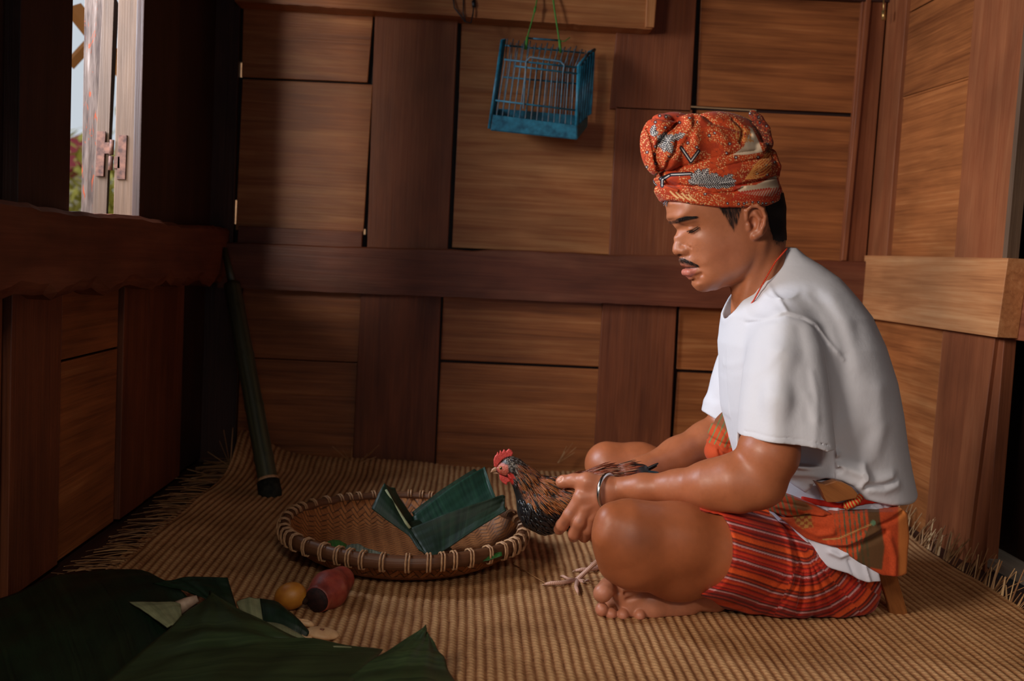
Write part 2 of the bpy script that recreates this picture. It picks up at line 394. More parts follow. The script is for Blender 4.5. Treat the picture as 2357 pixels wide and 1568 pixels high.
# outside the window ------------------------------------------------------------
k = NT('yellow_green_leaf'); nn = k.noise(k.obj(), 3, 4); k.col(k.ramp(nn, [(.3, srgb(150, 140, 50)), (.7, srgb(205, 190, 90))])).rough(.7, .3); LEAFOUT = k.m
k = NT('red_roof'); k.col(srgb(150, 52, 58)).rough(.8, .2); REDR = k.m
k = NT('eave_timber'); k.col(srgb(140, 90, 45)).rough(.8, .2); EAVE = k.m
tr = empty('tree', at(215, 450, 9.5)*np.array([1, 1, 0])+np.array([0, 0, -.9])); tag(tr, 'yellow-green tree outside, low in the gap of the open window', 'tree')
vv = []; ff = []; r2 = np.random.default_rng(3)
for i in range(900):
    c = at(215, 445, 9.5)+r2.normal(0, 1, 3)*np.array([.42, .4, .28])
    d = r2.normal(0, 1, 3); d /= np.linalg.norm(d); e = np.cross(d, [0, 0, 1]); e /= np.linalg.norm(e)+1e-9
    b = len(vv); nrm = np.cross(d, e)*.008
    vv += [c-d*.09, c+e*.035+nrm, c+d*.09, c-e*.035+nrm]; ff += [(b, b+1, b+2, b+3)]
mesh_obj('foliage', vv, ff, LEAFOUT, tr, False)
tp_ = at(215, 450, 9.5); m = MB(); m.tube([tp_*np.array([1, 1, 0])+np.array([0, 0, -.9]), tp_], [.09, .03], 8); m.build('trunk', WD['grey'], tr, True)
k = NT('grass_ground'); nn = k.noise(k.obj(), 4, 4); k.col(k.ramp(nn, [(.3, srgb(70, 70, 34)), (.7, srgb(120, 112, 60))])).rough(.9, .2); m = MB(); m.box((-30, -6, -1.0), (XL-.3, 30, -.9), 0); tag(m.build('ground', k.m), kind='structure')
hs = empty('house', at(175, 420, 12)*np.array([1, 1, 0])+np.array([0, 0, -.9])); tag(hs, 'small house with a red roof outside the open window', 'house')
q = [at(120, 410, 12), at(196, 372, 12), at(205, 300, 12.6), at(130, 330, 12.6)]
m = MB(); m.hexa(q+[p+np.array([0, .3, -.1]) for p in q], 0); m.build('roof', REDR, hs)
q = [at(120, 560, 12.2), at(192, 560, 12.2), at(192, 372, 12.2), at(120, 400, 12.2)]; q[0][2] = q[1][2] = -.9
k = NT('pale_plaster'); k.col(srgb(205, 190, 170)).rough(.9, .2)
m = MB(); m.hexa(q+[p+np.array([0, .5, 0]) for p in q], 0); m.build('wall', k.m, hs)
m = MB(); m.tube([at(170, 20, 3.4), at(290, 170, 3.4)], .03, 4).tube([at(160, 150, 3.6), at(215, 90, 3.6)], .02, 4)
o = m.build('eave_rafter', EAVE); tag(o, kind='structure'); o.name = 'trim_2'
o.data.name = 'trim_2'

# ================================================================== LIGHT
w = bpy.data.worlds.new('sky'); bpy.context.scene.world = w; w.use_nodes = True
bg = w.node_tree.nodes['Background']; bg.inputs[0].default_value = (.84, .92, 1.0, 1); bg.inputs[1].default_value = .68
def area(name, loc, target, sx, sy, power, color):
    l = bpy.data.lights.new(name, 'AREA'); l.shape = 'RECTANGLE'; l.size = sx; l.size_y = sy; l.energy = power; l.color = color
    o = bpy.data.objects.new(name, l); C.objects.link(o); o.location = loc
    d = Vector(target)-Vector(loc); o.rotation_euler = d.to_track_quat('-Z', 'Y').to_euler(); return o
# daylight entering the opening in the left wall beside the viewer, and the doorway behind
area('daylight_left_opening', (-1.75, .10, 1.42), (.55, 2.2, .60), .75, .75, 70, (1.0, .88, .76))
area('daylight_window', (-1.42, 2.12, 1.32), (.50, 2.05, .55), .55, .55, 54, (.80, .88, 1.0))
area('daylight_doorway', (.42, -1.70, 2.35), (.55, 1.3, .0), .6, .4, 66.0, (1.0, .88, .74))
sc = bpy.context.scene
sc.view_settings.view_transform = 'Standard'; sc.view_settings.look = 'None'; sc.view_settings.gamma = 1
sc.view_settings.exposure = 0.0; sc.view_settings.use_curve_mapping = False
# ================================================================== IMPLICIT SURFACES
def smin(a, b, k):
    h = np.clip(.5+.5*(b-a)/k, 0, 1); return b*(1-h)+a*h-k*h*(1-h)
def smax(a, b, k): return -smin(-a, -b, k)
def polysd(A, B, poly):
    """signed distance in photo pixels to a polygon (negative inside)"""
    P = np.array(poly, float); d = np.full(A.shape, 1e9); ins = np.zeros(A.shape, bool); n = len(P)
    for i in range(n):
        p, q = P[i], P[(i+1) % n]; e = q-p; L = (e**2).sum()+1e-9
        t = np.clip(((A-p[0])*e[0]+(B-p[1])*e[1])/L, 0, 1)
        d = np.minimum(d, (A-p[0]-t*e[0])**2+(B-p[1]-t*e[1])**2)
        c = ((p[1] > B) != (q[1] > B)) & (A < (q[0]-p[0])*(B-p[1])/(q[1]-p[1]+1e-9)+p[0]); ins ^= c
    d = np.sqrt(d); return np.where(ins, -d, d)
def polyline_d(A, B, pts):
    P = np.array(pts, float); d = np.full(A.shape, 1e9)
    for p, q in zip(P[:-1], P[1:]):
        e = q-p; t = np.clip(((A-p[0])*e[0]+(B-p[1])*e[1])/((e**2).sum()+1e-9), 0, 1)
        d = np.minimum(d, (A-p[0]-t*e[0])**2+(B-p[1]-t*e[1])**2)
    return np.sqrt(d)
class Fld:
    def __init__(s, lo, hi, h, big=.06):
        s.h = h; s.lo = np.array(lo, float); n = np.ceil((np.array(hi)-s.lo)/h).astype(int)+1; s.n = n
        s.x = (s.lo[0]+h*np.arange(n[0])).astype(np.float32); s.y = (s.lo[1]+h*np.arange(n[1])).astype(np.float32); s.z = (s.lo[2]+h*np.arange(n[2])).astype(np.float32)
        s.D = np.full(n, big, np.float32); s.big = big; s.pl = {}
    def ab(s, Y0):
        if Y0 not in s.pl:
            a, b = proj(s.x[:, None].astype(float), Y0, s.z[None, :].astype(float)); s.pl[Y0] = (a.astype(np.float32), b.astype(np.float32))
        return s.pl[Y0]
    def win(s, lo, hi, m):
        i0 = np.maximum(0, np.floor((np.array(lo)-m-s.lo)/s.h).astype(int)); i1 = np.minimum(s.n, np.ceil((np.array(hi)+m-s.lo)/s.h).astype(int)+1)
        return tuple(slice(a, max(a, b)) for a, b in zip(i0, i1))
    def app(s, w, d, k, op):
        c = s.D[w]
        if op == 'u': s.D[w] = smin(c, d, k) if k > 0 else np.minimum(c, d)
        elif op == 's': s.D[w] = smax(c, -d, k) if k > 0 else np.maximum(c, -d)
        elif op == 'i': s.D[w] = smax(c, d, k) if k > 0 else np.maximum(c, d)
    def cap(s, p, q, r1, r2=None, k=.01, op='u', flat=None):
        """tapered capsule; flat=(axis vector, factor) squashes it along an axis"""
        r2 = r1 if r2 is None else r2; p = np.array(p, float); q = np.array(q, float); R = max(r1, r2)
        w = s.win(np.minimum(p, q)-R, np.maximum(p, q)+R, k+4*s.h)
        X = s.x[w[0]][:, None, None]-p[0]; Y = s.y[w[1]][None, :, None]-p[1]; Z = s.z[w[2]][None, None, :]-p[2]
        if min(X.size, Y.size, Z.size) == 0: return s
        e = q-p; L = (e**2).sum()+1e-12
        t = np.clip((X*e[0]+Y*e[1]+Z*e[2])/L, 0, 1)
        dx, dy, dz = X-t*e[0], Y-t*e[1], Z-t*e[2]
        if flat is not None:
            ax, fc = np.array(flat[0], float), flat[1]; ax /= np.linalg.norm(ax)
            c = dx*ax[0]+dy*ax[1]+dz*ax[2]; dx = dx+c*ax[0]*(fc-1); dy = dy+c*ax[1]*(fc-1); dz = dz+c*ax[2]*(fc-1)
        d = np.sqrt(dx*dx+dy*dy+dz*dz)-(r1+(r2-r1)*t); s.app(w, d, k, op); return s
    def chain(s, pts, k=.01, op='u', flat=None):
        for a, b in zip(pts[:-1], pts[1:]): s.cap(a[0], b[0], a[1], b[1], k, op, flat)
        return s
    def ell(s, c, r, k=.01, op='u', rot=0.0, axis=1, rz=0.0):
        c = np.array(c, float); r = np.array(r, float); R = r.max() if (rot or rz) else r
        w = s.win(c-R, c+R, k+4*s.h)
        X = s.x[w[0]][:, None, None]-c[0]; Y = s.y[w[1]][None, :, None]-c[1]; Z = s.z[w[2]][None, None, :]-c[2]
        if min(X.size, Y.size, Z.size) == 0: return s
        if rz: X, Y = X*math.cos(rz)+Y*math.sin(rz), -X*math.sin(rz)+Y*math.cos(rz)
        if rot: X, Z = X*math.cos(rot)-Z*math.sin(rot), X*math.sin(rot)+Z*math.cos(rot)
        k0 = np.sqrt((X/r[0])**2+(Y/r[1])**2+(Z/r[2])**2); k1 = np.sqrt((X/r[0]**2)**2+(Y/r[1]**2)**2+(Z/r[2]**2)**2)+1e-9
        s.app(w, k0*(k0-1)/k1, k, op); return s
    def loft(s, rows, Y0, k=.01, op='u', p=2.0, grow=0.0, lims=True):
        """rows: (photo row, left column, right column, centre depth, half depth) read on plane Y0"""
        R = np.array(rows, float); A, B = s.ab(Y0); px = Y0/F
        xs = [at(r[j], r[0], Y0) for r in rows for j in (1, 2)]; xs = np.array(xs)
        lo = np.array([xs[:, 0].min()-grow, (R[:, 3]-R[:, 4]).min()-grow, xs[:, 2].min()-grow]); hi = np.array([xs[:, 0].max()+grow, (R[:, 3]+R[:, 4]).max()+grow, xs[:, 2].max()+grow])
        w = s.win(lo, hi, k+4*s.h); a = A[w[0], w[2]]; b = B[w[0], w[2]]
        xl = np.interp(b, R[:, 0], R[:, 1]); xr = np.interp(b, R[:, 0], R[:, 2]); yc = np.interp(b, R[:, 0], R[:, 3])[:, None, :]; ay = (np.interp(b, R[:, 0], R[:, 4])+grow)[:, None, :]
        ax = ((xr-xl)/2*px+grow)[:, None, :]; u = ((a-(xl+xr)/2)*px)[:, None, :]; Y = s.y[w[1]][None, :, None]-yc
        q = ((np.abs(u)/ax)**p+(np.abs(Y)/ay)**p)**(1/p)
        d = (q-1)*np.minimum(ax, ay)
        if lims: d = np.maximum(d, (np.maximum(R[0, 0]-b, b-R[-1, 0])*px-grow)[:, None, :])
        s.app(w, d.astype(np.float32), k, op); return s
    def map2(s, m2, Y0, op='add', ylo=None, yhi=None, k=0.0):
        """2D map (metres) in the side plane: 'add' raises/lowers the surface, 'i' intersects, 's' subtracts"""
        j0 = 0 if ylo is None else int(max(0, (ylo-s.lo[1])/s.h)); j1 = s.n[1] if yhi is None else int(max(0, min(s.n[1], (yhi-s.lo[1])/s.h)))
        c = s.D[:, j0:j1, :]; m = m2[:, None, :].astype(np.float32)
        if op == 'add': s.D[:, j0:j1, :] = c-m
        elif op == 'i': s.D[:, j0:j1, :] = smax(c, m, k) if k else np.maximum(c, m)
        elif op == 's': s.D[:, j0:j1, :] = smax(c, -m, k) if k else np.maximum(c, -m)
        return s
    def floor(s, z=0.0, k=.004):
        s.D = smax(s.D, (z-s.z)[None, None, :], k).astype(np.float32); return s
    def mesh(s, smooth=1):
        D = s.D; S = D < 0
        S[0] = S[-1] = False; S[:, 0] = S[:, -1] = False; S[:, :, 0] = S[:, :, -1] = False
        D = np.where(S, D, np.maximum(D, 1e-6))
        o8 = [(i, j, k) for i in (0, 1) for j in (0, 1) for k in (0, 1)]; n = s.n
        cnt = np.zeros(n-1, np.int8)
        for i, j, k in o8: cnt += S[i:n[0]-1+i, j:n[1]-1+j, k:n[2]-1+k]
        act = (cnt > 0) & (cnt < 8); idx = np.argwhere(act)
        vals = np.stack([D[idx[:, 0]+i, idx[:, 1]+j, idx[:, 2]+k] for i, j, k in o8], 1)
        O = np.array(o8, float); acc = np.zeros((len(idx), 3)); num = np.zeros(len(idx))
        for p in range(8):
            for q in range(p+1, 8):
                if np.abs(O[p]-O[q]).sum() != 1: continue
                va, vb = vals[:, p], vals[:, q]; m = (va < 0) != (vb < 0)
                t = np.where(m, va/np.where(m, va-vb, 1), 0)
                acc += np.where(m[:, None], O[p]+t[:, None]*(O[q]-O[p]), 0); num += m
        V = (idx+acc/num[:, None])*s.h+s.lo
        ids = np.full(n-1, -1, np.int32); ids[act] = np.arange(len(idx))
        Fs = []
        for ax in range(3):
            sl0 = [slice(None)]*3; sl1 = [slice(None)]*3; sl0[ax] = slice(0, -1); sl1[ax] = slice(1, None)
            e = S[tuple(sl0)] != S[tuple(sl1)]; E = np.argwhere(e); s0 = S[tuple(E.T)]
            u, v = (ax+1) % 3, (ax+2) % 3; du = np.zeros(3, int); dv = np.zeros(3, int); du[u] = 1; dv[v] = 1
            ok = (E[:, u] > 0) & (E[:, v] > 0) & (E[:, u] < n[u]-1) & (E[:, v] < n[v]-1); E = E[ok]; s0 = s0[ok]
            q = np.stack([ids[tuple((E-du-dv).T)], ids[tuple((E-dv).T)], ids[tuple(E.T)], ids[tuple((E-du).T)]], 1)
            q[~s0] = q[~s0][:, ::-1]; Fs.append(q)
        Fq = np.concatenate(Fs); Fq = Fq[(Fq >= 0).all(1)]
        for _ in range(smooth):
            a = np.zeros_like(V); c = np.zeros(len(V))
            for i in range(4):
                for jn in (1, 3):
                    np.add.at(a, Fq[:, i], V[Fq[:, (i+jn) % 4]]); np.add.at(c, Fq[:, i], 1)
            V = V*.5+.5*a/np.maximum(c, 1)[:, None]
        return V, Fq
def vnormals(V, Q):
    n = np.cross(V[Q[:, 2]]-V[Q[:, 0]], V[Q[:, 3]]-V[Q[:, 1]]); N = np.zeros_like(V)
    for i in range(4): np.add.at(N, Q[:, i], n)
    return N/(np.linalg.norm(N, axis=1)[:, None]+1e-12)
def join(ms):
    V = []; Q = []; n = 0
    for v, q in ms: V.append(v); Q.append(q+n); n += len(v)
    return np.concatenate(V), np.concatenate(Q)
def vn2(x, y, seed=0):
    """smooth value noise 0..1"""
    xi = np.floor(x).astype(np.int64); yi = np.floor(y).astype(np.int64); fx = x-xi; fy = y-yi; fx = fx*fx*(3-2*fx); fy = fy*fy*(3-2*fy)
    def hs(a, b):
        h = (a*374761393+b*668265263+seed*974634777) & 0xffffffff; h = ((h ^ (h >> 13))*1274126177) & 0xffffffff; return ((h ^ (h >> 16)) & 0xffff)/65535.
    return (hs(xi, yi)*(1-fx)+hs(xi+1, yi)*fx)*(1-fy)+(hs(xi, yi+1)*(1-fx)+hs(xi+1, yi+1)*fx)*fy
def sst(e0, e1, x):
    t = np.clip((x-e0)/(e1-e0), 0, 1); return t*t*(3-2*t)
def c3(r, g, b): return np.array(srgb(r, g, b)[:3])
def lay(col, m, c): return col*(1-m[:, None])+np.array(c)[None, :]*m[:, None]
def J(px, py, Y, rpx=None): return (at(px, py, Y), rpx)

# ================================================================== MAN
YH = 2.0; SH = YH/F
man = empty('person', at(1820, 1400, 2.0)*np.array([1, 1, 0])); 
tag(man, 'man in white t-shirt and batik headcloth sitting cross-legged, holding the rooster', 'person')
YAW = math.radians(5); HC = at(1735, 560, YH)
def yawf(P, s=1):
    c, n = math.cos(YAW*s), math.sin(YAW*s); x = P[..., 0]-HC[0]; y = P[..., 1]-YH
    return np.stack([HC[0]+c*x-n*y, YH+n*x+c*y, P[..., 2]], -1)
def P2(px, py, w=0.0):
    """photo pixel of a point w pixels to the near side of the head's midplane -> its column/row on that plane"""
    p = at(px, py, YH-w*SH); p = yawf(p, -1); return proj(p[0], YH, p[2])
def P3(px, py, w=0.0):
    a, b = P2(px, py, w); p = at(a, b, YH); return np.array([p[0], YH-w*SH, p[2]])
sil = [(1532,461,60),(1531,479,70),(1533,493,70),(1539,507,45),(1545,516,30),(1551,526,16),(1550.5,541,14),(1547,559,14),(1543.5,573,22),(1545,582,20),(1550,587,16),(1557,590,14),(1560,594,22),
 (1559,601,26),(1563,608,24),(1569,613,22),(1575,617,22),(1573,623,26),(1572.5,631,28),(1580,640,30),(1589,643,36),(1591,648,44),(1592,655,46),(1596,663,46),(1605,670,46),(1617,672,46),(1633,669,50),(1658,662,70),
 (1690,650,80),(1730,630,80),(1775,600,80),(1803,570,80),(1807,540,90),(1808,513,100),(1808,478,110),(1800,440,110),(1780,405,100),(1740,382,100),(1680,374,100),(1610,380,90),(1560,402,80),(1536,432,70)]
ctr = np.array([1680., 520.]); S2 = np.array([P2(a, b, 0) for a, b, k in sil]); pts = []; g = []
tan = np.roll(S2, -1, 0)-np.roll(S2, 1, 0); nor = np.stack([tan[:, 1], -tan[:, 0]], 1); nor /= np.linalg.norm(nor, axis=1)[:, None]
if ((S2-ctr)*nor).sum() < 0: nor = -nor
for p, n_, (_, _, k) in zip(S2, nor, sil): pts += [p, p+n_*7]; g += [0, -7*k]
inner = [(1545,470,34),(1560,470,52),(1600,462,72),(1650,450,83),(1700,450,86),(1750,460,74),(1780,470,52),(1620,420,75),(1700,415,80),(1760,430,60),
 (1552,503,38),(1565,503,51),(1590,502,62),(1620,505,72),(1660,510,78),(1700,510,82),(1750,510,74),(1788,510,46),
 (1558,527,10),(1564,530,17),(1572,534,29),(1583,535,39),(1604,529,55),(1630,540,67),(1670,545,74),(1555,545,11),(1565,548,19),(1580,550,33),(1600,548,53),
 (1552,560,9),(1560,562,14),(1571,564,20),(1585,566,36),(1548,575,8.5),(1555,578,14.5),(1563,580,19),(1573,579,22),(1582,582,25),(1594,578,40),(1608,568,54),(1630,562,66),(1665,570,73),(1710,560,78),(1760,555,68),(1790,545,45),
 (1565,599,12),(1574,602,20),(1586,604,29),(1600,604,38),(1615,606,50),(1640,606,61),(1675,600,68),(1720,600,72),(1760,590,60),
 (1570,609,13),(1582,613,22),(1597,615,31),(1606,616,37),(1620,620,48),(1578,629,14),(1588,630,24),(1598,628,32),(1608,630,39),(1590,643,12),(1600,640,26),(1612,640,37),(1600,655,20),(1615,656,32),(1632,652,43),(1650,640,55),(1685,625,64),(1720,615,66),(1660,652,45),(1700,640,48),(1640,663,28)]
for a, b, w_ in inner: pts.append(np.array(P2(a, b, w_))); g.append(w_*w_)
pts = np.array(pts); g = np.array(g, float)
U = lambda r2: r2*np.log(r2+1e-6)*.5
sc_ = 100.; q = (pts-ctr)/sc_; n = len(q)
K = U(((q[:, None]-q[None])**2).sum(-1))+np.eye(n)*2e-5; Pm = np.concatenate([np.ones((n, 1)), q], 1)
wt = np.linalg.solve(np.block([[K, Pm], [Pm.T, np.zeros((3, 3))]]), np.concatenate([g, np.zeros(3)]))
def gmap(A, B):
    sh = A.shape; x = np.stack([(A.ravel()-ctr[0])/sc_, (B.ravel()-ctr[1])/sc_], 1); out = np.zeros(len(x))
    for i in range(0, len(x), 20000):
        c = x[i:i+20000]; out[i:i+20000] = U(((c[:, None]-q[None])**2).sum(-1))@wt[:n]+np.concatenate([np.ones((len(c), 1)), c], 1)@wt[n:]
    return out.reshape(sh)
lo = np.minimum(at(1495, 790, YH), at(1495, 380, YH)); hi = np.maximum(at(1850, 360, YH), at(1850, 790, YH))
hf = Fld((lo[0], YH-.105, at(1700, 780, YH)[2]), (hi[0], YH+.105, at(1700, 372, YH)[2]), .00125)
A, B = hf.ab(YH); G = gmap(A, B).astype(np.float32)
yy = (np.abs(hf.y-YH)/SH)[None, :, None]; Gs = G[:, None, :]
rs = np.sqrt(np.abs(Gs))
hf.D = ((yy*yy-Gs)/(yy+rs+9)*SH*1.0).astype(np.float32)
HG = hf.D.copy() if False else None
def both(fn, **k):
    for s in (1, -1): fn(s, **k)
def hp(px, py, w, s=1):
    p = P3(px, py, w).copy()
    if s < 0: p[1] = 2*YH-p[1]
    return p
def nearw(px, py, w0=50):
    w_ = w0
    for _ in range(6):
        a, b = P2(px, py, w_); w_ = math.sqrt(max(0., float(gmap(np.array([a]), np.array([b]))[0])))
    return w_
px1 = SH
# neck
for s in (1,):
    hf.chain([(P3(1752, 560, 0), 50*px1), (P3(1752, 620, 0), 57*px1), (P3(1758, 680, 0), 60*px1), (P3(1775, 750, 0), 56*px1)], k=.022)
    hf.cap(P3(1700, 655, 0), P3(1722, 720, 0), 20*px1, 24*px1, k=.016)
def eye(s):
    hf.ell(hp(1591, 528, nearw(1591, 528)-6, s), (11*px1, 8*px1, 9*px1), k=.005)
    for a, b, c, d, r, dep in ((1570, 518, 1590, 522, 1.3, 1.0), (1590, 522, 1609, 519, 1.3, 1.0), (1581, 533, 1593, 531, 1.1, .6), (1593, 531, 1606, 524, 1.1, .6)):
        w1_, w2_ = nearw(a, b), nearw(c, d)
        hf.cap(hp(a, b, w1_+3.4, s), hp(c, d, w2_+3.4, s), r*px1, r*px1, k=.0018, op='s')
    # brow ridge
    hf.cap(hp(1562, 507, nearw(1562, 507)-8, s), hp(1592, 501, nearw(1592, 501)-8, s), 8.5*px1, 8*px1, k=.010)
    # nose wing, nostril
    hf.ell(hp(1573, 578, 15, s), (12*px1, 9*px1, 10*px1), k=.0045)
    hf.ell(hp(1565, 588.5, 10, s), (7*px1, 4.5*px1, 3.6*px1), k=.002, op='s')
    w3 = nearw(1587, 574); hf.chain([(hp(1578, 566, nearw(1578, 566)+.5, s), 1.6*px1), (hp(1585, 571, w3+.4, s), 2.2*px1), (hp(1586, 583, w3+.8, s), 2.2*px1), (hp(1580, 589, nearw(1580, 589)+1, s), 1.6*px1)], k=.0035, op='s')
    # ear
    tilt = (np.array([.25, -.9*s, .0]))
    o = lambda px, py, w_: hp(px, py, w_, s)
    hf.ell(o(1744, 507, 78), (24*px1, 7*px1, 37*px1), k=.004, rot=-.12)
    rim = [(1716, 505, 80), (1717, 486, 84), (1727, 475, 87), (1742, 474, 90), (1755, 483, 91), (1761, 499, 91), (1758, 517, 89), (1751, 532, 86)]
    for p_, q_ in zip(rim[:-1], rim[1:]): hf.cap(o(*p_), o(*q_), 4.6*px1, 4.6*px1, k=.0022)
    hf.cap(o(1748, 537, 83), o(1737, 544, 80), 8*px1, 8*px1, k=.006)
    hf.cap(o(1737, 490, 82), o(1748, 506, 84), 3.6*px1, 3.6*px1, k=.004); hf.cap(o(1748, 506, 84), o(1742, 528, 82), 3.6*px1, 3.6*px1, k=.004)
    hf.ell(o(1733, 514, 84), (9.5*px1, 9*px1, 15*px1), k=.003, op='s', rot=-.1)
    hf.cap(o(1726, 495, 87), o(1741, 484, 90), 3.2*px1, 3.2*px1, k=.002, op='s'); hf.cap(o(1741, 484, 90), o(1753, 500, 90), 2.8*px1, 2.6*px1, k=.002, op='s')
    hf.cap(o(1721, 518, 80), o(1722, 527, 79), 5*px1, 5*px1, k=.004)
    # lips
    w4 = nearw(1585, 628); hf.cap(hp(1576, 627, 6, s), hp(1584, 627, 19, s), 8.0*px1, 7.5*px1, k=.004); hf.cap(hp(1584, 627, 19, s), hp(1602, 618, 30, s), 7.5*px1, 3*px1, k=.004)
    hf.cap(hp(1569, 607, 4, s), hp(1580, 609, 17, s), 5*px1, 5*px1, k=.004); hf.cap(hp(1580, 609, 17, s), hp(1602, 614, 30, s), 5*px1, 3*px1, k=.004)
    hf.cap(hp(1570, 616, 0, s), hp(1584, 617, 22, s), 1.8*px1, 1.6*px1, k=.002, op='s'); hf.cap(hp(1584, 617, 24, s), hp(1604, 615.5, 37, s), 1.6*px1, 1.4*px1, k=.002, op='s')
    hf.cap(hp(1597, 638, 26, s), hp(1610, 632, 38, s), 5*px1, 4*px1, k=.008, op='s')
    # sternomastoid
    hf.cap(hp(1752, 560, 58, s), hp(1708, 720, 22, s), 12*px1, 12*px1, k=.012)
both(eye)
hV, hQ = hf.mesh(1)
print('head', len(hV))
def hphoto(V):
    """photo coordinates of head vertices, far side mirrored onto the near side"""
    P = V.copy(); P[:, 1] = YH-np.abs(P[:, 1]-YH); P = yawf(P); return proj(P[:, 0], P[:, 1], P[:, 2])
SK = c3(168, 102, 68)
def paint_head(V):
    x, y = hphoto(V); n = len(V)
    col = np.tile(SK, (n, 1)); m = vn2(x/9, y/9, 1)*.5+vn2(x/3, y/3, 2)*.5
    col *= (.93+.14*m)[:, None]
    def blob(cx, cy, rx, ry, a): return a*np.exp(-(((x-cx)/rx)**2+((y-cy)/ry)**2))
    col = lay(col, blob(1680, 580, 60, 40, .25), c3(160, 88, 66)); col = lay(col, blob(1600, 600, 30, 25, .15), c3(150, 95, 66))
    col = lay(col, blob(1740, 510, 30, 40, .25), c3(176, 92, 66))
    col = lay(col, blob(1640, 660, 40, 12, .2), c3(140, 84, 64))
    # lips
    low = sst(1.5, -1.5, polysd(x, y, [(1568, 617), (1580, 618), (1603, 616), (1604, 621), (1597, 634), (1588, 641), (1575, 640), (1566, 630)]))
    col = lay(col, low*.8, c3(186, 106, 92)); upl = sst(1.5, -1.5, polysd(x, y, [(1558, 604), (1572, 605), (1590, 608), (1604, 614), (1603, 617), (1570, 617)]))
    col = lay(col, upl*.7, c3(160, 92, 76))
    col = lay(col, .85*sst(3.2, .8, polyline_d(x, y, [(1572, 616.5), (1586, 617), (1604, 615.5)])), c3(60, 24, 20))
    # moustache shade under the hairs
    st = polysd(x, y, [(1552, 592), (1566, 594), (1585, 600), (1602, 611), (1603, 616), (1590, 612), (1570, 607), (1555, 603)])
    col = lay(col, .75*sst(2.5, -2, st)*(.7+.5*vn2(x/1.6, y/1.6, 5)), c3(44, 30, 26))
    eb = polysd(x, y, [(1546, 508), (1556, 507), (1575, 498), (1596, 499), (1604, 503), (1595, 506), (1578, 510), (1560, 515), (1547, 515)])
    col = lay(col, .8*sst(2.5, -2.5, eb), c3(36, 26, 24))
    col = lay(col, .9*sst(2.4, .6, polyline_d(x, y, [(1582, 533), (1592, 530.5), (1606, 522.5)])), c3(22, 14, 12))
    col = lay(col, .3*sst(2.5, .6, polyline_d(x, y, [(1570, 517), (1588, 521), (1610, 518)])), c3(90, 48, 34))
    col = lay(col, .9*sst(7, 2, np.hypot(x-1563, (y-588)*1.4)), c3(60, 26, 20))
    hz = polysd(x, y, [(1648, 460), (1703, 460), (1702, 480), (1694, 505), (1688, 528), (1682, 520), (1672, 495), (1655, 480)])
    col = lay(col, .85*sst(5, -5, hz+6*(vn2(x/2.2, y/9, 8)-.5)), c3(40, 24, 20))
    bk = polysd(x, y, [(1757, 455), (1830, 455), (1830, 560), (1786, 562), (1778, 540), (1770, 505), (1764, 482)])
    col = lay(col, sst(9, -9, bk+8*(vn2(x/2.2, y/5, 9)-.5)), c3(22, 15, 16))
    col = lay(col, .35*sst(.62, .9, vn2(x/2.3, y/2.3, 17))*sst(3, 0, np.abs(y-620)-60)*sst(1650, 1560, x), c3(120, 66, 46))
    return np.clip(col, 0, 1)
hC = paint_head(hV)
hV2 = yawf(hV)

# limbs ----------------------------------------------------------------------------
def rp(n_px, Y): return n_px*Y/F
def fieldbox(pts, m, h):
    P = np.array(pts); return Fld(P.min(0)-m, P.max(0)+m, h)
# near arm with hand
a_sh, a_el = at(1812, 800, 1.88), at(1738, 1108, 1.80)
N = lambda px, py, Y: at(px, py, Y)
pts = [a_sh, a_el, N(1400, 1128, 1.93), N(1283, 1225, 1.97), N(1300, 1250, 1.95), N(1830, 1100, 1.8)]
af = fieldbox(pts+[N(1800,1190,1.74), N(1860,900,1.8)], .05, .0016)
af.chain([(a_sh, .042), (N(1790, 940, 1.835), .049), (N(1768, 1045, 1.80), .0545), (N(1742, 1106, 1.80), .048)], k=.015)
af.cap(N(1768, 1122, 1.795), N(1730, 1132, 1.80), .026, .028, k=.025)
af.chain([(N(1742, 1108, 1.80), .046), (N(1690, 1110, 1.81), .050), (N(1635, 1117, 1.83), .0445), (N(1560, 1122, 1.87), .0315), (N(1480, 1124, 1.90), .0258), (N(1415, 1126, 1.93), .0235)], k=.018)
af.cap(N(1700, 1150, 1.79), N(1600, 1142, 1.845), .020, .012, k=.02)
fl = ((0, 1, 0), 1.25)
W0 = N(1408, 1128, 1.932)
mc = [N(1337, 1146, 1.925), N(1346, 1170, 1.922), N(1360, 1192, 1.925), N(1376, 1208, 1.935)]
for i, m_ in enumerate(mc): af.cap(W0+(m_-W0)*.12, m_, .0195-.001*i, .0145-.001*i, k=.016)
for p_, q_ in zip(mc[:-1], mc[1:]): af.cap((p_+W0)/2, (q_+W0)/2, .017, .016, k=.012)
af.chain([(mc[0], .0142), (N(1311, 1186, 1.928), .0132), (N(1294, 1209, 1.945), .0122), (N(1287, 1219, 1.960), .0112)], k=.005)
af.chain([(mc[1], .0138), (N(1333, 1203, 1.918), .0130), (N(1322, 1229, 1.932), .0120), (N(1320, 1237, 1.955), .0105)], k=.005)
af.chain([(mc[2], .0128), (N(1353, 1219, 1.925), .0120), (N(1345, 1236, 1.945), .0110), (N(1344, 1238, 1.965), .010)], k=.004)
af.chain([(mc[3], .0115), (N(1376, 1222, 1.940), .0105), (N(1366, 1238, 1.955), .0095)], k=.004)
af.chain([(N(1398, 1120, 1.930), .020), (N(1352, 1109, 1.930), .0165), (N(1322, 1107, 1.945), .0128), (N(1297, 1109, 1.955), .0115), (N(1292, 1110, 1.957), .0105)], k=.010)
af.cap(N(1352, 1112, 1.932), N(1345, 1140, 1.930), .013, .014, k=.014)
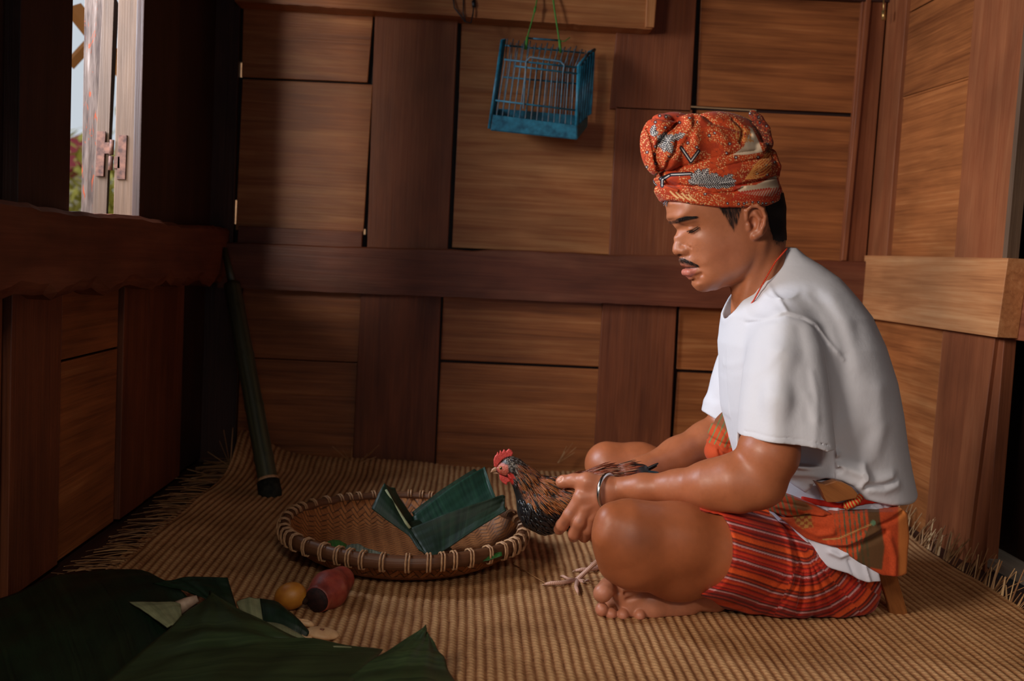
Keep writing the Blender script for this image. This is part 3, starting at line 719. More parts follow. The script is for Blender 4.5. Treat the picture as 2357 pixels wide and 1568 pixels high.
# knuckle tendons
for m_ in mc[:3]: af.cap(m_+np.array([0, -.010, 0]), W0+(m_-W0)*.35+np.array([0, -.0165, 0]), .0035, .0025, k=.005)
# creases at the finger joints, thumb nail
for c_ in ((1305, 1170, 1329, 1182, 1.914), (1316, 1205, 1342, 1211, 1.906)): pass
af.ell(N(1291, 1105, 1.948), (.0075, .004, .006), k=.001, op='s', rot=.25); af.ell(N(1291, 1105.5, 1.949), (.0066, .0038, .0052), k=.0005, rot=.25)
aV, aQ = af.mesh(1); print('arm', len(aV))
# far arm and hand
pts = [N(1740, 800, 2.2), N(1680, 1030, 2.26), N(1350, 1130, 2.08), N(1310, 1220, 2.06)]
ff_ = fieldbox(pts, .06, .003)
ff_.chain([(N(1735, 800, 2.2), .05), (N(1690, 920, 2.24), .05), (N(1672, 1010, 2.25), .050)], k=.02)
ff_.chain([(N(1672, 1010, 2.25), .050), (N(1630, 1018, 2.24), .047), (N(1560, 1050, 2.21), .040), (N(1480, 1085, 2.16), .030), (N(1420, 1110, 2.11), .026)], k=.02)
FW = N(1415, 1112, 2.11)
for i, (m_, t_) in enumerate(((N(1352, 1130, 2.085), N(1305, 1190, 2.05)), (N(1358, 1152, 2.09), N(1318, 1212, 2.05)), (N(1366, 1172, 2.09), N(1335, 1222, 2.05)), (N(1378, 1186, 2.085), N(1352, 1226, 2.05)))):
    ff_.cap(FW, m_, .018, .0135, k=.014); ff_.cap(m_, (m_+t_)/2+np.array([0, .012, 0]), .0125, .0115, k=.004); ff_.cap((m_+t_)/2+np.array([0, .012, 0]), t_, .0115, .010, k=.004)
ff_.cap(FW, N(1352, 1104, 2.065), .017, .012, k=.012); ff_.cap(N(1352, 1104, 2.065), N(1315, 1106, 2.045), .0125, .0105, k=.004)
fV, fQ = ff_.mesh(1)
# legs and trunk (trunk is under the clothes)
lf = Fld((at(1340, 1300, 1.75)[0]-.12, 1.60, -.01), (at(2090, 1200, 2.0)[0]+.05, 2.62, .80), .0036)
lf.chain([(N(1895, 1330, 1.99), .060), (N(1760, 1285, 1.895), .060), (N(1660, 1266, 1.845), .0755), (N(1560, 1242, 1.815), .0655), (N(1446, 1219, 1.79), .0565)], k=.025)
lf.chain([(N(1440, 1245, 1.79), .0575), (N(1462, 1272, 1.81), .064), (N(1560, 1293, 1.855), .070), (N(1660, 1320, 2.0), .055), (N(1660, 1350, 2.22), .036)], k=.025)
lf.ell(N(1404, 1206, 1.775), (.027, .034, .036), k=.018)
lf.cap(N(1395, 1240, 1.765), N(1412, 1300, 1.795), .022, .024, k=.02)
lf.cap(N(1660, 1350, 2.22), N(1500, 1300, 2.42), .034, .028, k=.02)
lf.chain([(N(1880, 1300, 2.15), .070), (N(1640, 1140, 2.34), .070), (N(1470, 1078, 2.42), .058), (N(1398, 1066, 2.42), .050)], k=.03)
lf.chain([(N(1398, 1072, 2.42), .050), (N(1440, 1160, 2.36), .050), (N(1540, 1300, 2.12), .045), (N(1600, 1375, 1.94), .032)], k=.025)
lf.loft([(740, 1730, 1930, 2.03, .12), (800, 1720, 1970, 2.03, .14), (900, 1725, 1990, 2.03, .14), (1000, 1735, 2000, 2.03, .13), (1100, 1760, 2005, 2.03, .13), (1200, 1780, 2005, 2.03, .13), (1330, 1800, 1990, 2.03, .12), (1390, 1820, 1960, 2.03, .10)], 2.03, k=.02)
lf.cap(N(1800, 770, 1.94), N(1790, 765, 2.12), .035, .035, k=.03); lf.cap(N(1785, 745, 2.03), N(1800, 900, 2.03), .065, .08, k=.03)
lf.floor(.0, .006)
lV, lQ = lf.mesh(1); print('legs', len(lV))
# right foot, sole towards us
pts = [N(1370, 1390, 1.814), N(1660, 1350, 1.924), N(1400, 1335, 1.874), N(1480, 1440, 1.834)]
fo = fieldbox(pts, .05, .0016)
fo.D[:] = .06
sl = ((0, 1, 0), 1.0)
fo.chain([(N(1440, 1368, 1.859), .026), (N(1500, 1382, 1.864), .026), (N(1560, 1382, 1.874), .025), (N(1640, 1372, 1.894), .028)], k=.02)
fo.cap(N(1436, 1352, 1.849), N(1455, 1360, 1.854), .0215, .020, k=.016)
fo.chain([(N(1448, 1404, 1.849), .018), (N(1500, 1408, 1.854), .016), (N(1580, 1398, 1.874), .018)], k=.016)
fo.chain([(N(1425, 1354, 1.854), .015), (N(1398, 1352, 1.842), .0165), (N(1387, 1366, 1.830), .0175)], k=.005)
fo.ell(N(1391, 1361, 1.829), (.0155, .012, .0215), k=.006, rot=.75)
for (mx, my), (tx, ty), r_ in (((1418, 1383), (1385, 1403), .0125), ((1430, 1396), (1406, 1414), .0116), ((1452, 1406), (1433, 1416), .0117), ((1490, 1412), (1472, 1417), .0112)):
    fo.cap(N(mx, my, 1.862), N((mx+tx)/2, (my+ty)/2-2, 1.874), .0085, .0075, k=.005)
    fo.ell(N(tx, ty, 1.832), (r_, r_*1.15, r_*1.08), k=.003)
# creases of the sole
for c_ in (((1440, 1366), (1475, 1366), (1520, 1372)), ((1445, 1381), (1470, 1372)), ((1418, 1340), (1424, 1364))):
    for p_, q_ in zip(c_[:-1], c_[1:]): fo.cap(N(*p_, 1.830), N(*q_, 1.832), .0035, .0030, k=.006, op='s')
fo.chain([(N(1640, 1372, 1.904), .03), (N(1590, 1345, 1.974), .04)], k=.02)
fo.floor(.0, .003)
oV, oQ = fo.mesh(1); print('foot', len(oV))
def paint_skin(V, tone=SK):
    x, y = proj(V[:, 0], V[:, 1], V[:, 2]); col = np.tile(tone, (len(V), 1)); m = vn2(x/14, y/14, 3)*.5+vn2(x/4, y/4, 4)*.5
    return col*(.92+.16*m)[:, None], x, y
SKL = c3(162, 94, 60)
aC, x, y = paint_skin(aV, SKL); hand = sst(1440, 1380, x); aC = lay(aC, hand*.35, c3(196, 128, 100))
nl = sst(8, 5, np.hypot((x-1289)*.8, y-1103)); aC = lay(aC, nl*.8*(aV[:, 1] < 1.951), c3(226, 172, 150))
for cx, cy in ((1312, 1181), (1334, 1200), (1297, 1206)): aC = lay(aC, .35*sst(9, 2, np.hypot(x-cx, y-cy)), c3(130, 74, 60))
fC, x, y = paint_skin(fV, SKL)
lC, x, y = paint_skin(lV, c3(158, 88, 52)); kn = np.exp(-(((x-1468)/46)**2+((y-1238)/34)**2))*(lV[:, 1] < 2.0); lC = lay(lC, kn*.45, c3(112, 74, 62))  # shade of the recess beside the kneecap painted into the skin colour
oC, x, y = paint_skin(oV, c3(176, 112, 82))
toe = np.maximum.reduce([np.exp(-(((x-a)/15)**2+((y-b)/13)**2)) for a, b in ((1384, 1408), (1406, 1420), (1434, 1421), (1473, 1423), (1389, 1366))]); oC = lay(oC, toe*.4, c3(206, 132, 108))
V, Q = join([(hV2, hQ), (aV, aQ), (fV, fQ), (lV, lQ), (oV, oQ)]); Cc = np.concatenate([hC, aC, fC, lC, oC])
k = NT('skin'); cc = k.attr('Col', 'Color'); pn = k.noise(k.obj(), 900, 2, .5); pn2 = k.noise(k.obj(), 120, 3, .6)
k.col(cc).rough(k.math('MULTIPLY_ADD', pn2, .25, .34), .5); k.b.inputs['Subsurface Weight'].default_value = .12; k.b.inputs['Subsurface Radius'].default_value = (.008, .003, .0015); k.b.inputs['Subsurface Scale'].default_value = 1
k.bump(pn, .12, .0006); k.bump(pn2, .15, .001); SKM = k.m
body = mesh_obj('body', V, Q, SKM, man, True, {'Col': ('FLOAT_COLOR', Cc)})
# ================================================================== CLOTHES
def cloth(name, colattr=None, color=None, rough=.85, weave=1500, sheen=.3, bump=.25):
    k = NT(name)
    if colattr: k.col(k.attr('Col', 'Color'))
    else: k.col(color)
    k.rough(rough, .25); k.b.inputs['Sheen Weight'].default_value = sheen*.2; k.b.inputs['Sheen Roughness'].default_value = .4
    nn = k.noise(k.obj(), weave, 2, .5); n2 = k.noise(k.obj(), 45, 4, .6); k.bump(nn, bump, .0006); k.bump(n2, .22, .004); return k.m
def ridge(f, Y0, pts, Yp, amp, wd, ylo=None, yhi=None):
    """soft fold of height amp (m), half width wd (photo px) along a line"""
    A_, B_ = f.ab(Y0); q_ = [proj(*at(a, b, Yp if not isinstance(Yp, (list, tuple)) else Yp[i])) if False else proj(at(a, b, Yp)[0], Y0, at(a, b, Yp)[2]) for i, (a, b) in enumerate(pts)]
    d = polyline_d(A_, B_, q_); P_ = np.array(q_); tt = 1.0
    f.map2(amp*np.exp(-(d/wd)**2), Y0, 'add', ylo, yhi)
def ppoly(poly, Yp, Y0):
    return [proj(at(a, b, Yp)[0], Y0, at(a, b, Yp)[2]) for a, b in poly]
# ---- shirt
lo = at(1590, 1200, 2.1); hi = at(2115, 540, 2.1)
s0 = Fld((at(1600, 1000, 2.25)[0]-.03, 1.70, lo[2]), (at(2100, 1000, 2.03)[0]+.04, 2.36, hi[2]), .0023)
TY = 2.03
rows = [(572, 1800, 1826, TY, .045), (590, 1770, 1848, TY, .062), (612, 1745, 1885, TY, .082), (640, 1722, 1922, TY, .112), (665, 1703, 1942, TY, .138), (690, 1688, 1961, TY, .158), (725, 1670, 1986, TY, .178), (790, 1661, 2014, TY, .196), (870, 1662, 2040, TY, .200), (940, 1669, 2054, TY, .198),
        (1010, 1682, 2064, TY, .194), (1060, 1696, 2073, TY, .192), (1090, 1702, 2079, TY, .194), (1115, 1704, 2085, TY, .194), (1130, 1712, 2080, TY, .188), (1146, 1730, 2066, TY, .176)]
s0.loft(rows, TY, k=.0, p=2.25)
slv = [(690, 1796, 1842, 1.905, .035), (715, 1778, 1868, 1.893, .055), (745, 1759, 1886, 1.880, .066), (800, 1735, 1896, 1.862, .074), (870, 1715, 1900, 1.846, .076), (940, 1701, 1903, 1.830, .076), (1000, 1693, 1905, 1.818, .076), (1060, 1688, 1908, 1.810, .077)]
s0.loft(slv, 1.84, k=.022, p=2.35)
# the crisp fold down the sleeve
s0.chain([(at(1803, 735, 1.842), .006), (at(1797, 820, 1.796), .008), (at(1788, 920, 1.764), .010), (at(1780, 1100, 1.746), .012)], k=.035)
far = [(700, 1720, 1790, 2.165, .045), (740, 1690, 1785, 2.19, .062), (800, 1663, 1775, 2.215, .072), (870, 1640, 1765, 2.225, .074), (930, 1624, 1758, 2.235, .074), (985, 1613, 1752, 2.24, .074)]
s0.loft(far, 2.22, k=.02, p=2.0)
s0.cap(at(1822, 735, 1.90), at(1790, 730, 2.165), .035, .035, k=.03)
# folds (photo lines, on the near flank at about 1.84 m)
NY = 1.835
for line, amp, wd in (
    ([(1800, 614), (1806, 665), (1808, 713)], .0035, 4), ([(1754, 744), (1780, 728), (1804, 717), (1846, 728), (1877, 744), (1907, 786), (1942, 828)], .0026, 4),
    ([(1752, 750), (1780, 735), (1804, 724), (1846, 735), (1874, 752), (1902, 792)], -.003, 3),
    ([(1940, 690), (1965, 760), (1975, 840)], .003, 14), ([(1900, 680), (1935, 750), (1950, 810)], -.003, 11), ([(1985, 760), (1962, 850), (1945, 940)], -.006, 18),
    ([(1940, 830), (1934, 930), (1932, 1030)], -.008, 13),
    ([(2030, 900), (2030, 960), (2005, 1030), (1980, 1060)], .007, 16), ([(2040, 990), (2020, 1050), (1975, 1085)], .006, 12), ([(2000, 1000), (1970, 1050), (1940, 1060)], -.005, 12),
    ([(1808, 1057), (1850, 1072), (1895, 1062), (1925, 1048)], .008, 8), ([(1812, 1080), (1870, 1082), (1926, 1070), (1988, 1094)], .012, 9), ([(1812, 1068), (1870, 1074), (1926, 1060)], -.010, 6),
    ([(1815, 1100), (1868, 1094), (1905, 1092)], .009, 7), ([(1820, 1090), (1880, 1088), (1930, 1080)], -.009, 5), ([(1985, 1070), (1990, 1100), (1982, 1120)], .007, 6),
    ([(1925, 1094), (1960, 1108), (2010, 1112), (2060, 1104)], .008, 10), ([(2000, 1128), (2040, 1130), (2075, 1122)], .006, 8), ([(1992, 1118), (2040, 1120), (2070, 1112)], -.007, 5),
    ([(1830, 900), (1845, 960), (1835, 1010)], .004, 7), ([(1845, 850), (1852, 900), (1848, 950)], .004, 6), ([(1828, 760), (1838, 850), (1825, 950)], -.004, 9),
    ([(1760, 770), (1745, 830), (1738, 880)], .003, 8), ([(1722, 860), (1745, 840), (1775, 800)], .0025, 6), ([(1735, 660), (1752, 690), (1750, 730)], .004, 7), ([(1770, 650), (1780, 690), (1775, 725)], -.003, 7)):
    ridge(s0, TY, line, NY, amp*((.8 if line[0][1] < 760 and abs(amp) < .0045 else .42) if line[0][1] < 1040 else .85), wd*1.3, None, TY)
for line, amp, wd in (([(1690, 720), (1685, 790), (1690, 860), (1708, 930), (1715, 1000)], .006, 8), ([(1702, 760), (1698, 850), (1722, 950)], -.005, 8), ([(1664, 770), (1652, 850), (1668, 930)], -.006, 8), ([(1720, 760), (1712, 860), (1720, 930)], .004, 8), ([(1650, 940), (1662, 860), (1672, 790)], .004, 6)):
    ridge(s0, TY, line, 2.1, amp*.45, wd*1.4, 2.0, None)
# hems of the sleeves
hem = polysd(*s0.ab(1.755), [(1560, 1000), (1689, 1016), (1735, 1014), (1800, 1019), (1850, 1026), (1880, 1032), (1905, 1042), (1960, 1040), (1960, 1300), (1560, 1300)])*(1.755/F)
j = int((1.905-s0.lo[1])/s0.h); ca, cb = s0.ab(1.80)
mx = (ca < 1903+12*np.clip((cb-1000)/40, 0, 1)).astype(np.float32)
# only the sleeve volume (near the viewer) is trimmed by the hem line
Yv = s0.y[None, :, None]; torso_y = 1.846
trim = np.maximum(-hem[:, None, :], Yv-(1.846+.03*np.clip((1100-cb)/60, -1, 1))[:, None, :]).astype(np.float32)
s0.D = smax(s0.D, -np.maximum(hem[:, None, :]*1.0 if False else hem[:, None, :], Yv-1.842).astype(np.float32), .003)
hem2 = polysd(*s0.ab(2.22), [(1560, 920), (1618, 948), (1648, 966), (1690, 972), (1790, 975), (1790, 1200), (1560, 1200)])*(2.2/F)
s0.D = smax(s0.D, -np.maximum(hem2[:, None, :], 2.165-Yv).astype(np.float32), .003)
# hollow sleeves
inn = [(985, 1702, 1897, 1.820, .070), (1000, 1700, 1898, 1.818, .071), (1075, 1694, 1902, 1.808, .074)]
s0.loft(inn, 1.84, k=.003, op='s', p=2.35)
s0.loft([(r[0], r[1]+5, r[2]-5, r[3], r[4]-.005) for r in far[4:]]+[(1020, 1616, 1748, 2.24, .07)], 2.22, k=.003, op='s')
# stitched line above the hems
for off in (-17,): ridge(s0, 1.84, [(1695, 1016+off), (1735, 1014+off), (1800, 1019+off), (1850, 1026+off), (1903, 1040+off)], 1.77, -.0016, 1.6, None, 1.80)
# neckline
a_, b_ = s0.ab(TY); cN = np.array([1745.5, 657.]); tN = np.array([-134., 173.]); tN /= np.linalg.norm(tN); nN = np.array([-tN[1], tN[0]])
tt_ = (a_-cN[0])*tN[0]+(b_-cN[1])*tN[1]; nn_ = (a_-cN[0])*nN[0]+(b_-cN[1])*nN[1]
if nN[1] > 0: nn_ = -nn_
px = TY/F
cyl = np.sqrt((tt_*px)[:, None, :]**2+((s0.y-TY)[None, :, None]*(108*px/.074))**2)-108*px
slab = (-nn_-34)*px
s0.D = smax(s0.D, -np.maximum(cyl, slab[:, None, :]).astype(np.float32), .003)
# collar rib
rim = np.abs(cyl-.016)-.0005
s0.D = (s0.D-(.0022*np.exp(-((cyl-.004)/.010)**2)*(nn_[:, None, :] > -60)).astype(np.float32)).astype(np.float32)
s0.D = smax(s0.D, -np.maximum(cyl+.002, slab[:, None, :]).astype(np.float32), .002)
# bottom edge, gathered over the belt; near side follows the photo
btm = polysd(*s0.ab(1.845), [(1780, 1116), (1812, 1106), (1838, 1126), (1860, 1140), (1872, 1128), (1880, 1110), (1900, 1102), (1935, 1106), (1962, 1118), (1978, 1136), (1990, 1150), (2060, 1168), (2140, 1178), (2200, 1182), (2200, 1400), (1780, 1400)])*(1.845/F)
s0.D[:, :int((2.0-s0.lo[1])/s0.h), :] = smax(s0.D[:, :int((2.0-s0.lo[1])/s0.h), :], -btm[:, None, :].astype(np.float32), .006)
V, Q = s0.mesh(1); print('shirt', len(V))
mshirt = cloth('white_cotton', None, srgb(206, 205, 212), .9, 1400, .25, .15)
shirt = mesh_obj('t_shirt', V, Q, mshirt, man, True)

# ---- hips: one base form, each wrapping a layer of it
base = [(1070, 1705, 2066, 2.01, .160), (1150, 1722, 2064, 2.0, .163), (1200, 1745, 2076, 2.0, .165), (1260, 1760, 2078, 2.0, .165), (1315, 1775, 2070, 2.0, .160), (1345, 1790, 2040, 2.0, .15)]
def wrap(name, grow, poly, mat, paint=None, folds=(), h=.0022, p=2.2, both_sides=True, Yp=1.85, thick=.004):
    lo = at(1600, 1460, 2.0); hi = at(2110, 1040, 2.0)
    f = Fld((lo[0]-.02, 1.78, max(-.01, lo[2]-.03)), (hi[0]+.03, 2.24, hi[2]), h)
    f.loft(base, 2.0, k=0, p=p, grow=grow)
    for line, amp, wd in folds: ridge(f, 1.85, line, Yp, amp, wd, None, 2.0)
    sd = polysd(*f.ab(Yp), poly)*(Yp/F); f.D = smax(f.D, sd[:, None, :].astype(np.float32), thick)
    if not both_sides: f.D[:, int((2.05-f.lo[1])/h):, :] = .05
    V, Q = f.mesh(1); att = None
    if paint: att = {'Col': ('FLOAT_COLOR', paint(V))}
    return mesh_obj(name, V, Q, mat, man, True, att)
# sarong over the thighs
lo = at(1540, 1450, 2.0); hi = at(2060, 1120, 2.0)
sf = Fld((at(1540, 1300, 1.75)[0]-.02, 1.66, -.006), (at(2060, 1300, 2.0)[0]+.02, 2.50, at(1800, 1100, 1.9)[2]), .0022)
sf.chain([(N(1905, 1328, 1.955), .090), (N(1820, 1310, 1.910), .087), (N(1660, 1270, 1.845), .0845), (N(1560, 1250, 1.81), .0745)], k=.03)
sf.cap(N(1920, 1330, 1.95), N(1900, 1340, 1.955), .088, .09, k=.03)
sf.cap(N(1800, 1355, 1.92), N(1690, 1335, 1.89), .062, .058, k=.03)
sf.cap(N(1905, 1310, 2.10), N(1905, 1310, 2.0), .10, .098, k=.04)
sf.chain([(N(1900, 1290, 2.16), .098), (N(1700, 1170, 2.29), .088), (N(1600, 1130, 2.34), .074)], k=.03)
A_, B_ = sf.ab(1.83)
C0 = np.array([1853., 1262.])
def stripe_v(x, y):
    p0 = np.array([1560., 1183.]); p1 = C0; e = p1-p0; t = np.clip(((x-p0[0])*e[0]+(y-p0[1])*e[1])/(e**2).sum(), 0, 1)
    return np.hypot(x-p0[0]-t*e[0], y-p0[1]-t*e[1]), ((x-p0[0])*e[1]-(y-p0[1])*e[0])
ang = np.arctan2(B_-C0[1], A_-C0[0]); rad = np.hypot(A_-C0[0], B_-C0[1])
wgt = sst(15, 60, rad)*sst(2.55, 2.0, ang)*sst(-.3, .2, ang)
saw = (ang*7.2) % 1.0
pleat = (.0045*np.abs(np.sin(ang*11+.6*np.sin(ang*5)))-.002)*wgt
sf.map2(pleat, 1.83, 'add', None, 2.0)
for line, amp, wd in (([(1800, 1185), (1822, 1225), (1840, 1290), (1838, 1400)], -.006, 5), ([(1795, 1190), (1812, 1240), (1812, 1330), (1795, 1400)], .005, 7), ([(1840, 1300), (1790, 1400)], -.004, 4), ([(1846, 1300), (1845, 1420)], -.004, 3)):
    ridge(sf, 1.83, line, 1.83, amp, wd, None, 2.0)
cut = polysd(A_, B_, [(1500, 1150), (1655, 1178), (1664, 1196), (1668, 1222), (1665, 1262), (1654, 1298), (1637, 1325), (1612, 1350), (1590, 1363), (1560, 1368), (1500, 1372)])*(1.83/F)
sf.D[:, :int((2.04-sf.lo[1])/sf.h), :] = smax(sf.D[:, :int((2.04-sf.lo[1])/sf.h), :], -cut[:, None, :].astype(np.float32), .004)
cut2 = polysd(*sf.ab(2.3), [(1400, 900), (1655, 900), (1672, 1060), (1650, 1400), (1400, 1400)])*(2.3/F)
sf.D[:, int((2.04-sf.lo[1])/sf.h):, :] = smax(sf.D[:, int((2.04-sf.lo[1])/sf.h):, :], -cut2[:, None, :].astype(np.float32), .004)
sf.floor(0.002, .008)
V, Q = sf.mesh(1); print('sarong', len(V))
x, y = proj(V[:, 0], V[:, 1], V[:, 2]); v, side = stripe_v(x, y)
an = np.arctan2(y-C0[1], x-C0[0]); rr_ = np.hypot(x-C0[0], y-C0[1])
ww = sst(10, 50, rr_)*sst(2.7, 2.2, an)*sst(-.5, 0, an)
cell = np.floor(an*11/PI); jit = (np.sin(cell*12.9898)*43758.5453) % 1.0
v = v+ww*(jit-.5)*7+1.5*np.sin(x/37)+ (vn2(x/30, y/30, 3)-.5)*3
pn_ = ((x-1560)*(1262-1183)-(y-1183)*(1853-1560))/math.hypot(293, 79); v = np.where((pn_ > 0), 400-pn_, v+400)
pat = [(0, (150, 34, 20)), (5, (96, 20, 18)), (9, (190, 52, 22)), (12, (92, 20, 16)), (17, (196, 70, 26)), (25, (206, 78, 28)), (28, (74, 18, 16)), (33, (170, 52, 20)), (36, (80, 18, 18)), (40, (196, 150, 150)), (42, (150, 32, 24)),
       (48, (196, 66, 26)), (52, (110, 22, 20)), (56, (184, 40, 24)), (60, (190, 60, 28)), (63, (120, 24, 22)), (67, (188, 40, 24)), (70, (84, 20, 18)), (74, (200, 150, 150)), (76, (150, 34, 22))]
pp_ = np.array([a for a, _ in pat]+[79]); pc = np.array([c3(*c) for _, c in pat]+[c3(150, 34, 20)])
vm = (v*1.0) % 79; i_ = np.clip(np.searchsorted(pp_, vm, side='right')-1, 0, len(pc)-1); j_ = np.minimum(i_+1, len(pc)-1)
t_ = sst(0, 1, (vm-pp_[i_])/np.maximum(pp_[j_]-pp_[i_], .1))[:, None]; Cs = pc[i_]*(1-t_)+pc[j_]*t_
Cs *= (.85+.3*vn2(x/1.7, y/1.7, 6))[:, None]
Cs = lay(Cs, sst(5, 2, np.abs(polysd(x, y, [(1500, 1150), (1655, 1178), (1664, 1196), (1668, 1222), (1665, 1262), (1654, 1298), (1637, 1325), (1612, 1350), (1590, 1363), (1560, 1368), (1500, 1372)])))*.6, c3(206, 66, 34))
msar = cloth('striped_weave', 'Col', None, .85, 900, .35, .3)
sarong = mesh_obj('sarong', V, Q, msar, man, True, {'Col': ('FLOAT_COLOR', Cs)})
# white under cloth, belt, sash
mwc = cloth('white_under_cloth', None, srgb(200, 200, 212), .9, 1400, .2, .15)
wrap('under_cloth', -.001, [(1790, 1080), (1850, 1080), (2060, 1090), (2066, 1140), (2064, 1200), (1860, 1190), (1800, 1180)], mwc, None, [([(1880, 1160), (1885, 1185)], .004, 4), ([(1905, 1155), (1912, 1185)], -.004, 4), ([(1925, 1160), (1920, 1185)], .004, 5), ([(2005, 1165), (2030, 1180)], .003, 4), ([(2035, 1160), (2045, 1180)], -.003, 4)])
wrap('under_cloth_hem', .020, [(1796, 1182), (1822, 1196), (1850, 1230), (1880, 1236), (1930, 1256), (1966, 1278), (1990, 1296), (2008, 1306), (2014, 1328), (1980, 1329), (1960, 1322), (1940, 1310), (1905, 1302), (1878, 1290), (1862, 1272), (1845, 1246), (1830, 1222)], mwc, None,
     [([(1858, 1236), (1868, 1262)], -.005, 4), ([(1900, 1262), (1920, 1270), (1935, 1262)], .006, 6), ([(1940, 1280), (1955, 1320)], -.004, 4), ([(1975, 1290), (1985, 1325)], .004, 4)], both_sides=False)
mbelt = cloth('red_webbing', None, srgb(190, 34, 16), .7, 900, .2, .2)
wrap('belt', .0045, [(1850, 1146), (1880, 1150), (1930, 1156), (1980, 1150), (1990, 1142), (2066, 1140), (2064, 1158), (1995, 1158), (1935, 1168), (1880, 1163), (1850, 1160)], mbelt, None, thick=.002)
ORG = c3(176, 66, 30)
def paint_sash(V):
    x, y = proj(V[:, 0], V[:, 1], V[:, 2]); col = np.tile(ORG, (len(V), 1))*(.85+.3*vn2(x/2, y/2, 4))[:, None]
    yt = y-(x-1900)*.02
    for cx, wd, a in ((1922, 1.5, .45), (1932, 2, .7), (1944, 3, .9), (1956, 3, .9), (1967, 3.5, .9), (1978, 4, .9), (1990, 4, .8)):
        m = sst(wd, wd*.3, np.abs(x-cx-(y-1200)*.10))*a*(.4+.6*(vn2(x/3, y/5, 8) > .35)); col = lay(col, m, c3(40, 84, 60))
    blk = polysd(x, y, [(1994, 1150), (2022, 1150), (2026, 1200), (2036, 1260), (2030, 1312), (1968, 1300), (1985, 1250), (2000, 1210)]); col = lay(col, .9*sst(2, -2, blk), c3(70, 58, 34))
    gp = sst(2, -2, polysd(x, y, [(1824, 1186), (1866, 1180), (1872, 1214), (1848, 1218), (1832, 1206)])); ck = ((np.floor((x-1824)/9)+np.floor((y-1180)/7)) % 2); col = lay(col, gp*ck*.8, c3(150, 116, 56)); col = lay(col, gp*(1-ck)*.5, c3(60, 60, 30))
    for cx in (1772, 1782, 1793, 1805, 1818, 1832): col = lay(col, sst(3, 1, np.abs(x-cx-(y-1170)*.3))*(y < 1186)*.8, c3(70, 104, 66))
    gb = sst(2, -2, polysd(x, y, [(1826, 1150), (1852, 1155), (1872, 1172), (1850, 1176), (1824, 1168)])); col = lay(col, gb*.7, c3(104, 84, 50))
    col = lay(col, sst(2064, 2072, x)*.9, c3(186, 110, 52))
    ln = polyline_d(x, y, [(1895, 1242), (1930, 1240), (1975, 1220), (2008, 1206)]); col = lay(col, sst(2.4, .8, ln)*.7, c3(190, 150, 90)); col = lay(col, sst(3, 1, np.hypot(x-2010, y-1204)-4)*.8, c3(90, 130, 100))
    return col
msash = cloth('sash_weave', 'Col', None, .85, 800, .35, .3)
wrap('sash', .025, [(1800, 1196), (1816, 1192), (1835, 1184), (1870, 1178), (1935, 1171), (1990, 1170), (2050, 1172), (2072, 1168), (2087, 1180), (2086, 1230), (2080, 1260), (2076, 1312), (2060, 1317), (2014, 1312), (1960, 1282), (1925, 1258), (1888, 1246), (1850, 1236), (1822, 1214)], msash, paint_sash,
     [([(1895, 1242), (1930, 1240), (1975, 1220), (2008, 1204)], .006, 5), ([(1890, 1250), (1940, 1250), (1990, 1232), (2022, 1214)], -.007, 6), ([(2008, 1200), (2040, 1190), (2070, 1176)], -.006, 5), ([(1830, 1205), (1870, 1222), (1900, 1215)], .006, 8), ([(1850, 1190), (1900, 1200), (1960, 1196)], .003, 10), ([(2030, 1230), (2042, 1270), (2040, 1310)], .004, 8)], both_sides=False, p=2.4, thick=.006)
wrap('sash_fold', .028, [(1762, 1176), (1790, 1160), (1800, 1140), (1830, 1146), (1868, 1158), (1905, 1176), (1875, 1180), (1850, 1178), (1836, 1184), (1816, 1190), (1780, 1186)], msash, paint_sash,
     [([(1790, 1168), (1830, 1170), (1880, 1176)], .006, 6), ([(1800, 1160), (1850, 1164)], -.004, 4)], both_sides=False, thick=.005)
# knot of the sash in front of the belly
bf = Fld(at(1600, 1090, 2.12)-np.array([0, .10, 0]), at(1720, 925, 2.12)+np.array([0, .08, 0]), .0018)
bf.ell(at(1664, 1012, 2.09), (.033, .045, .050), k=.004).ell(at(1646, 1040, 2.09), (.022, .04, .024), k=.006).ell(at(1674, 975, 2.09), (.02, .035, .028), k=.01)
for line, amp, wd in (([(1632, 1008), (1650, 1030), (1655, 1052)], -.005, 3), ([(1640, 1020), (1668, 1040), (1690, 1035)], .004, 4), ([(1650, 975), (1668, 1000), (1672, 1030)], -.003, 4), ([(1636, 1008), (1660, 1018), (1690, 1020)], -.004, 3)): ridge(bf, 2.09, line, 2.07, amp, wd)
V, Q = bf.mesh(1); x, y = proj(V[:, 0], V[:, 1], V[:, 2]); col = np.tile(ORG*1.1, (len(V), 1))
st_ = (np.abs(((x-1640)*.75+(y-960)*.35) % 10-5) < 1.3)*(y < 1022+(x-1640)*.25); col = lay(col, st_*.8, c3(86, 124, 74)); col = lay(col, sst(6, -6, (y-985)-(x-1660)*.5)*.6, c3(60, 74, 48))
mesh_obj('sash_knot', V, Q, msash, man, True, {'Col': ('FLOAT_COLOR', col)})
# buttoned braid on the belt by the blade
m = MB(); m.tube([at(1944, 1166, 1.83), at(1958, 1160, 1.826), at(1972, 1152, 1.826), at(1982, 1142, 1.83)], [.007, .009, .009, .006], 10)
m.tube([at(1946, 1162, 1.828), at(1952, 1170, 1.828)], .006, 8)
k = NT('braid'); wv = k.n('TexWave'); wv.inputs['Scale'].default_value = 60; wv.inputs['Distortion'].default_value = 2; k.l(k.attr('gc'), wv.inputs['Vector'])
k.col(k.ramp(wv.outputs[1], [(.45, srgb(196, 40, 16)), (.55, srgb(190, 140, 74))])).rough(.8, .2); k.bump(wv.outputs[1], .4, .001)
m.build('braid', k.m, man, True)

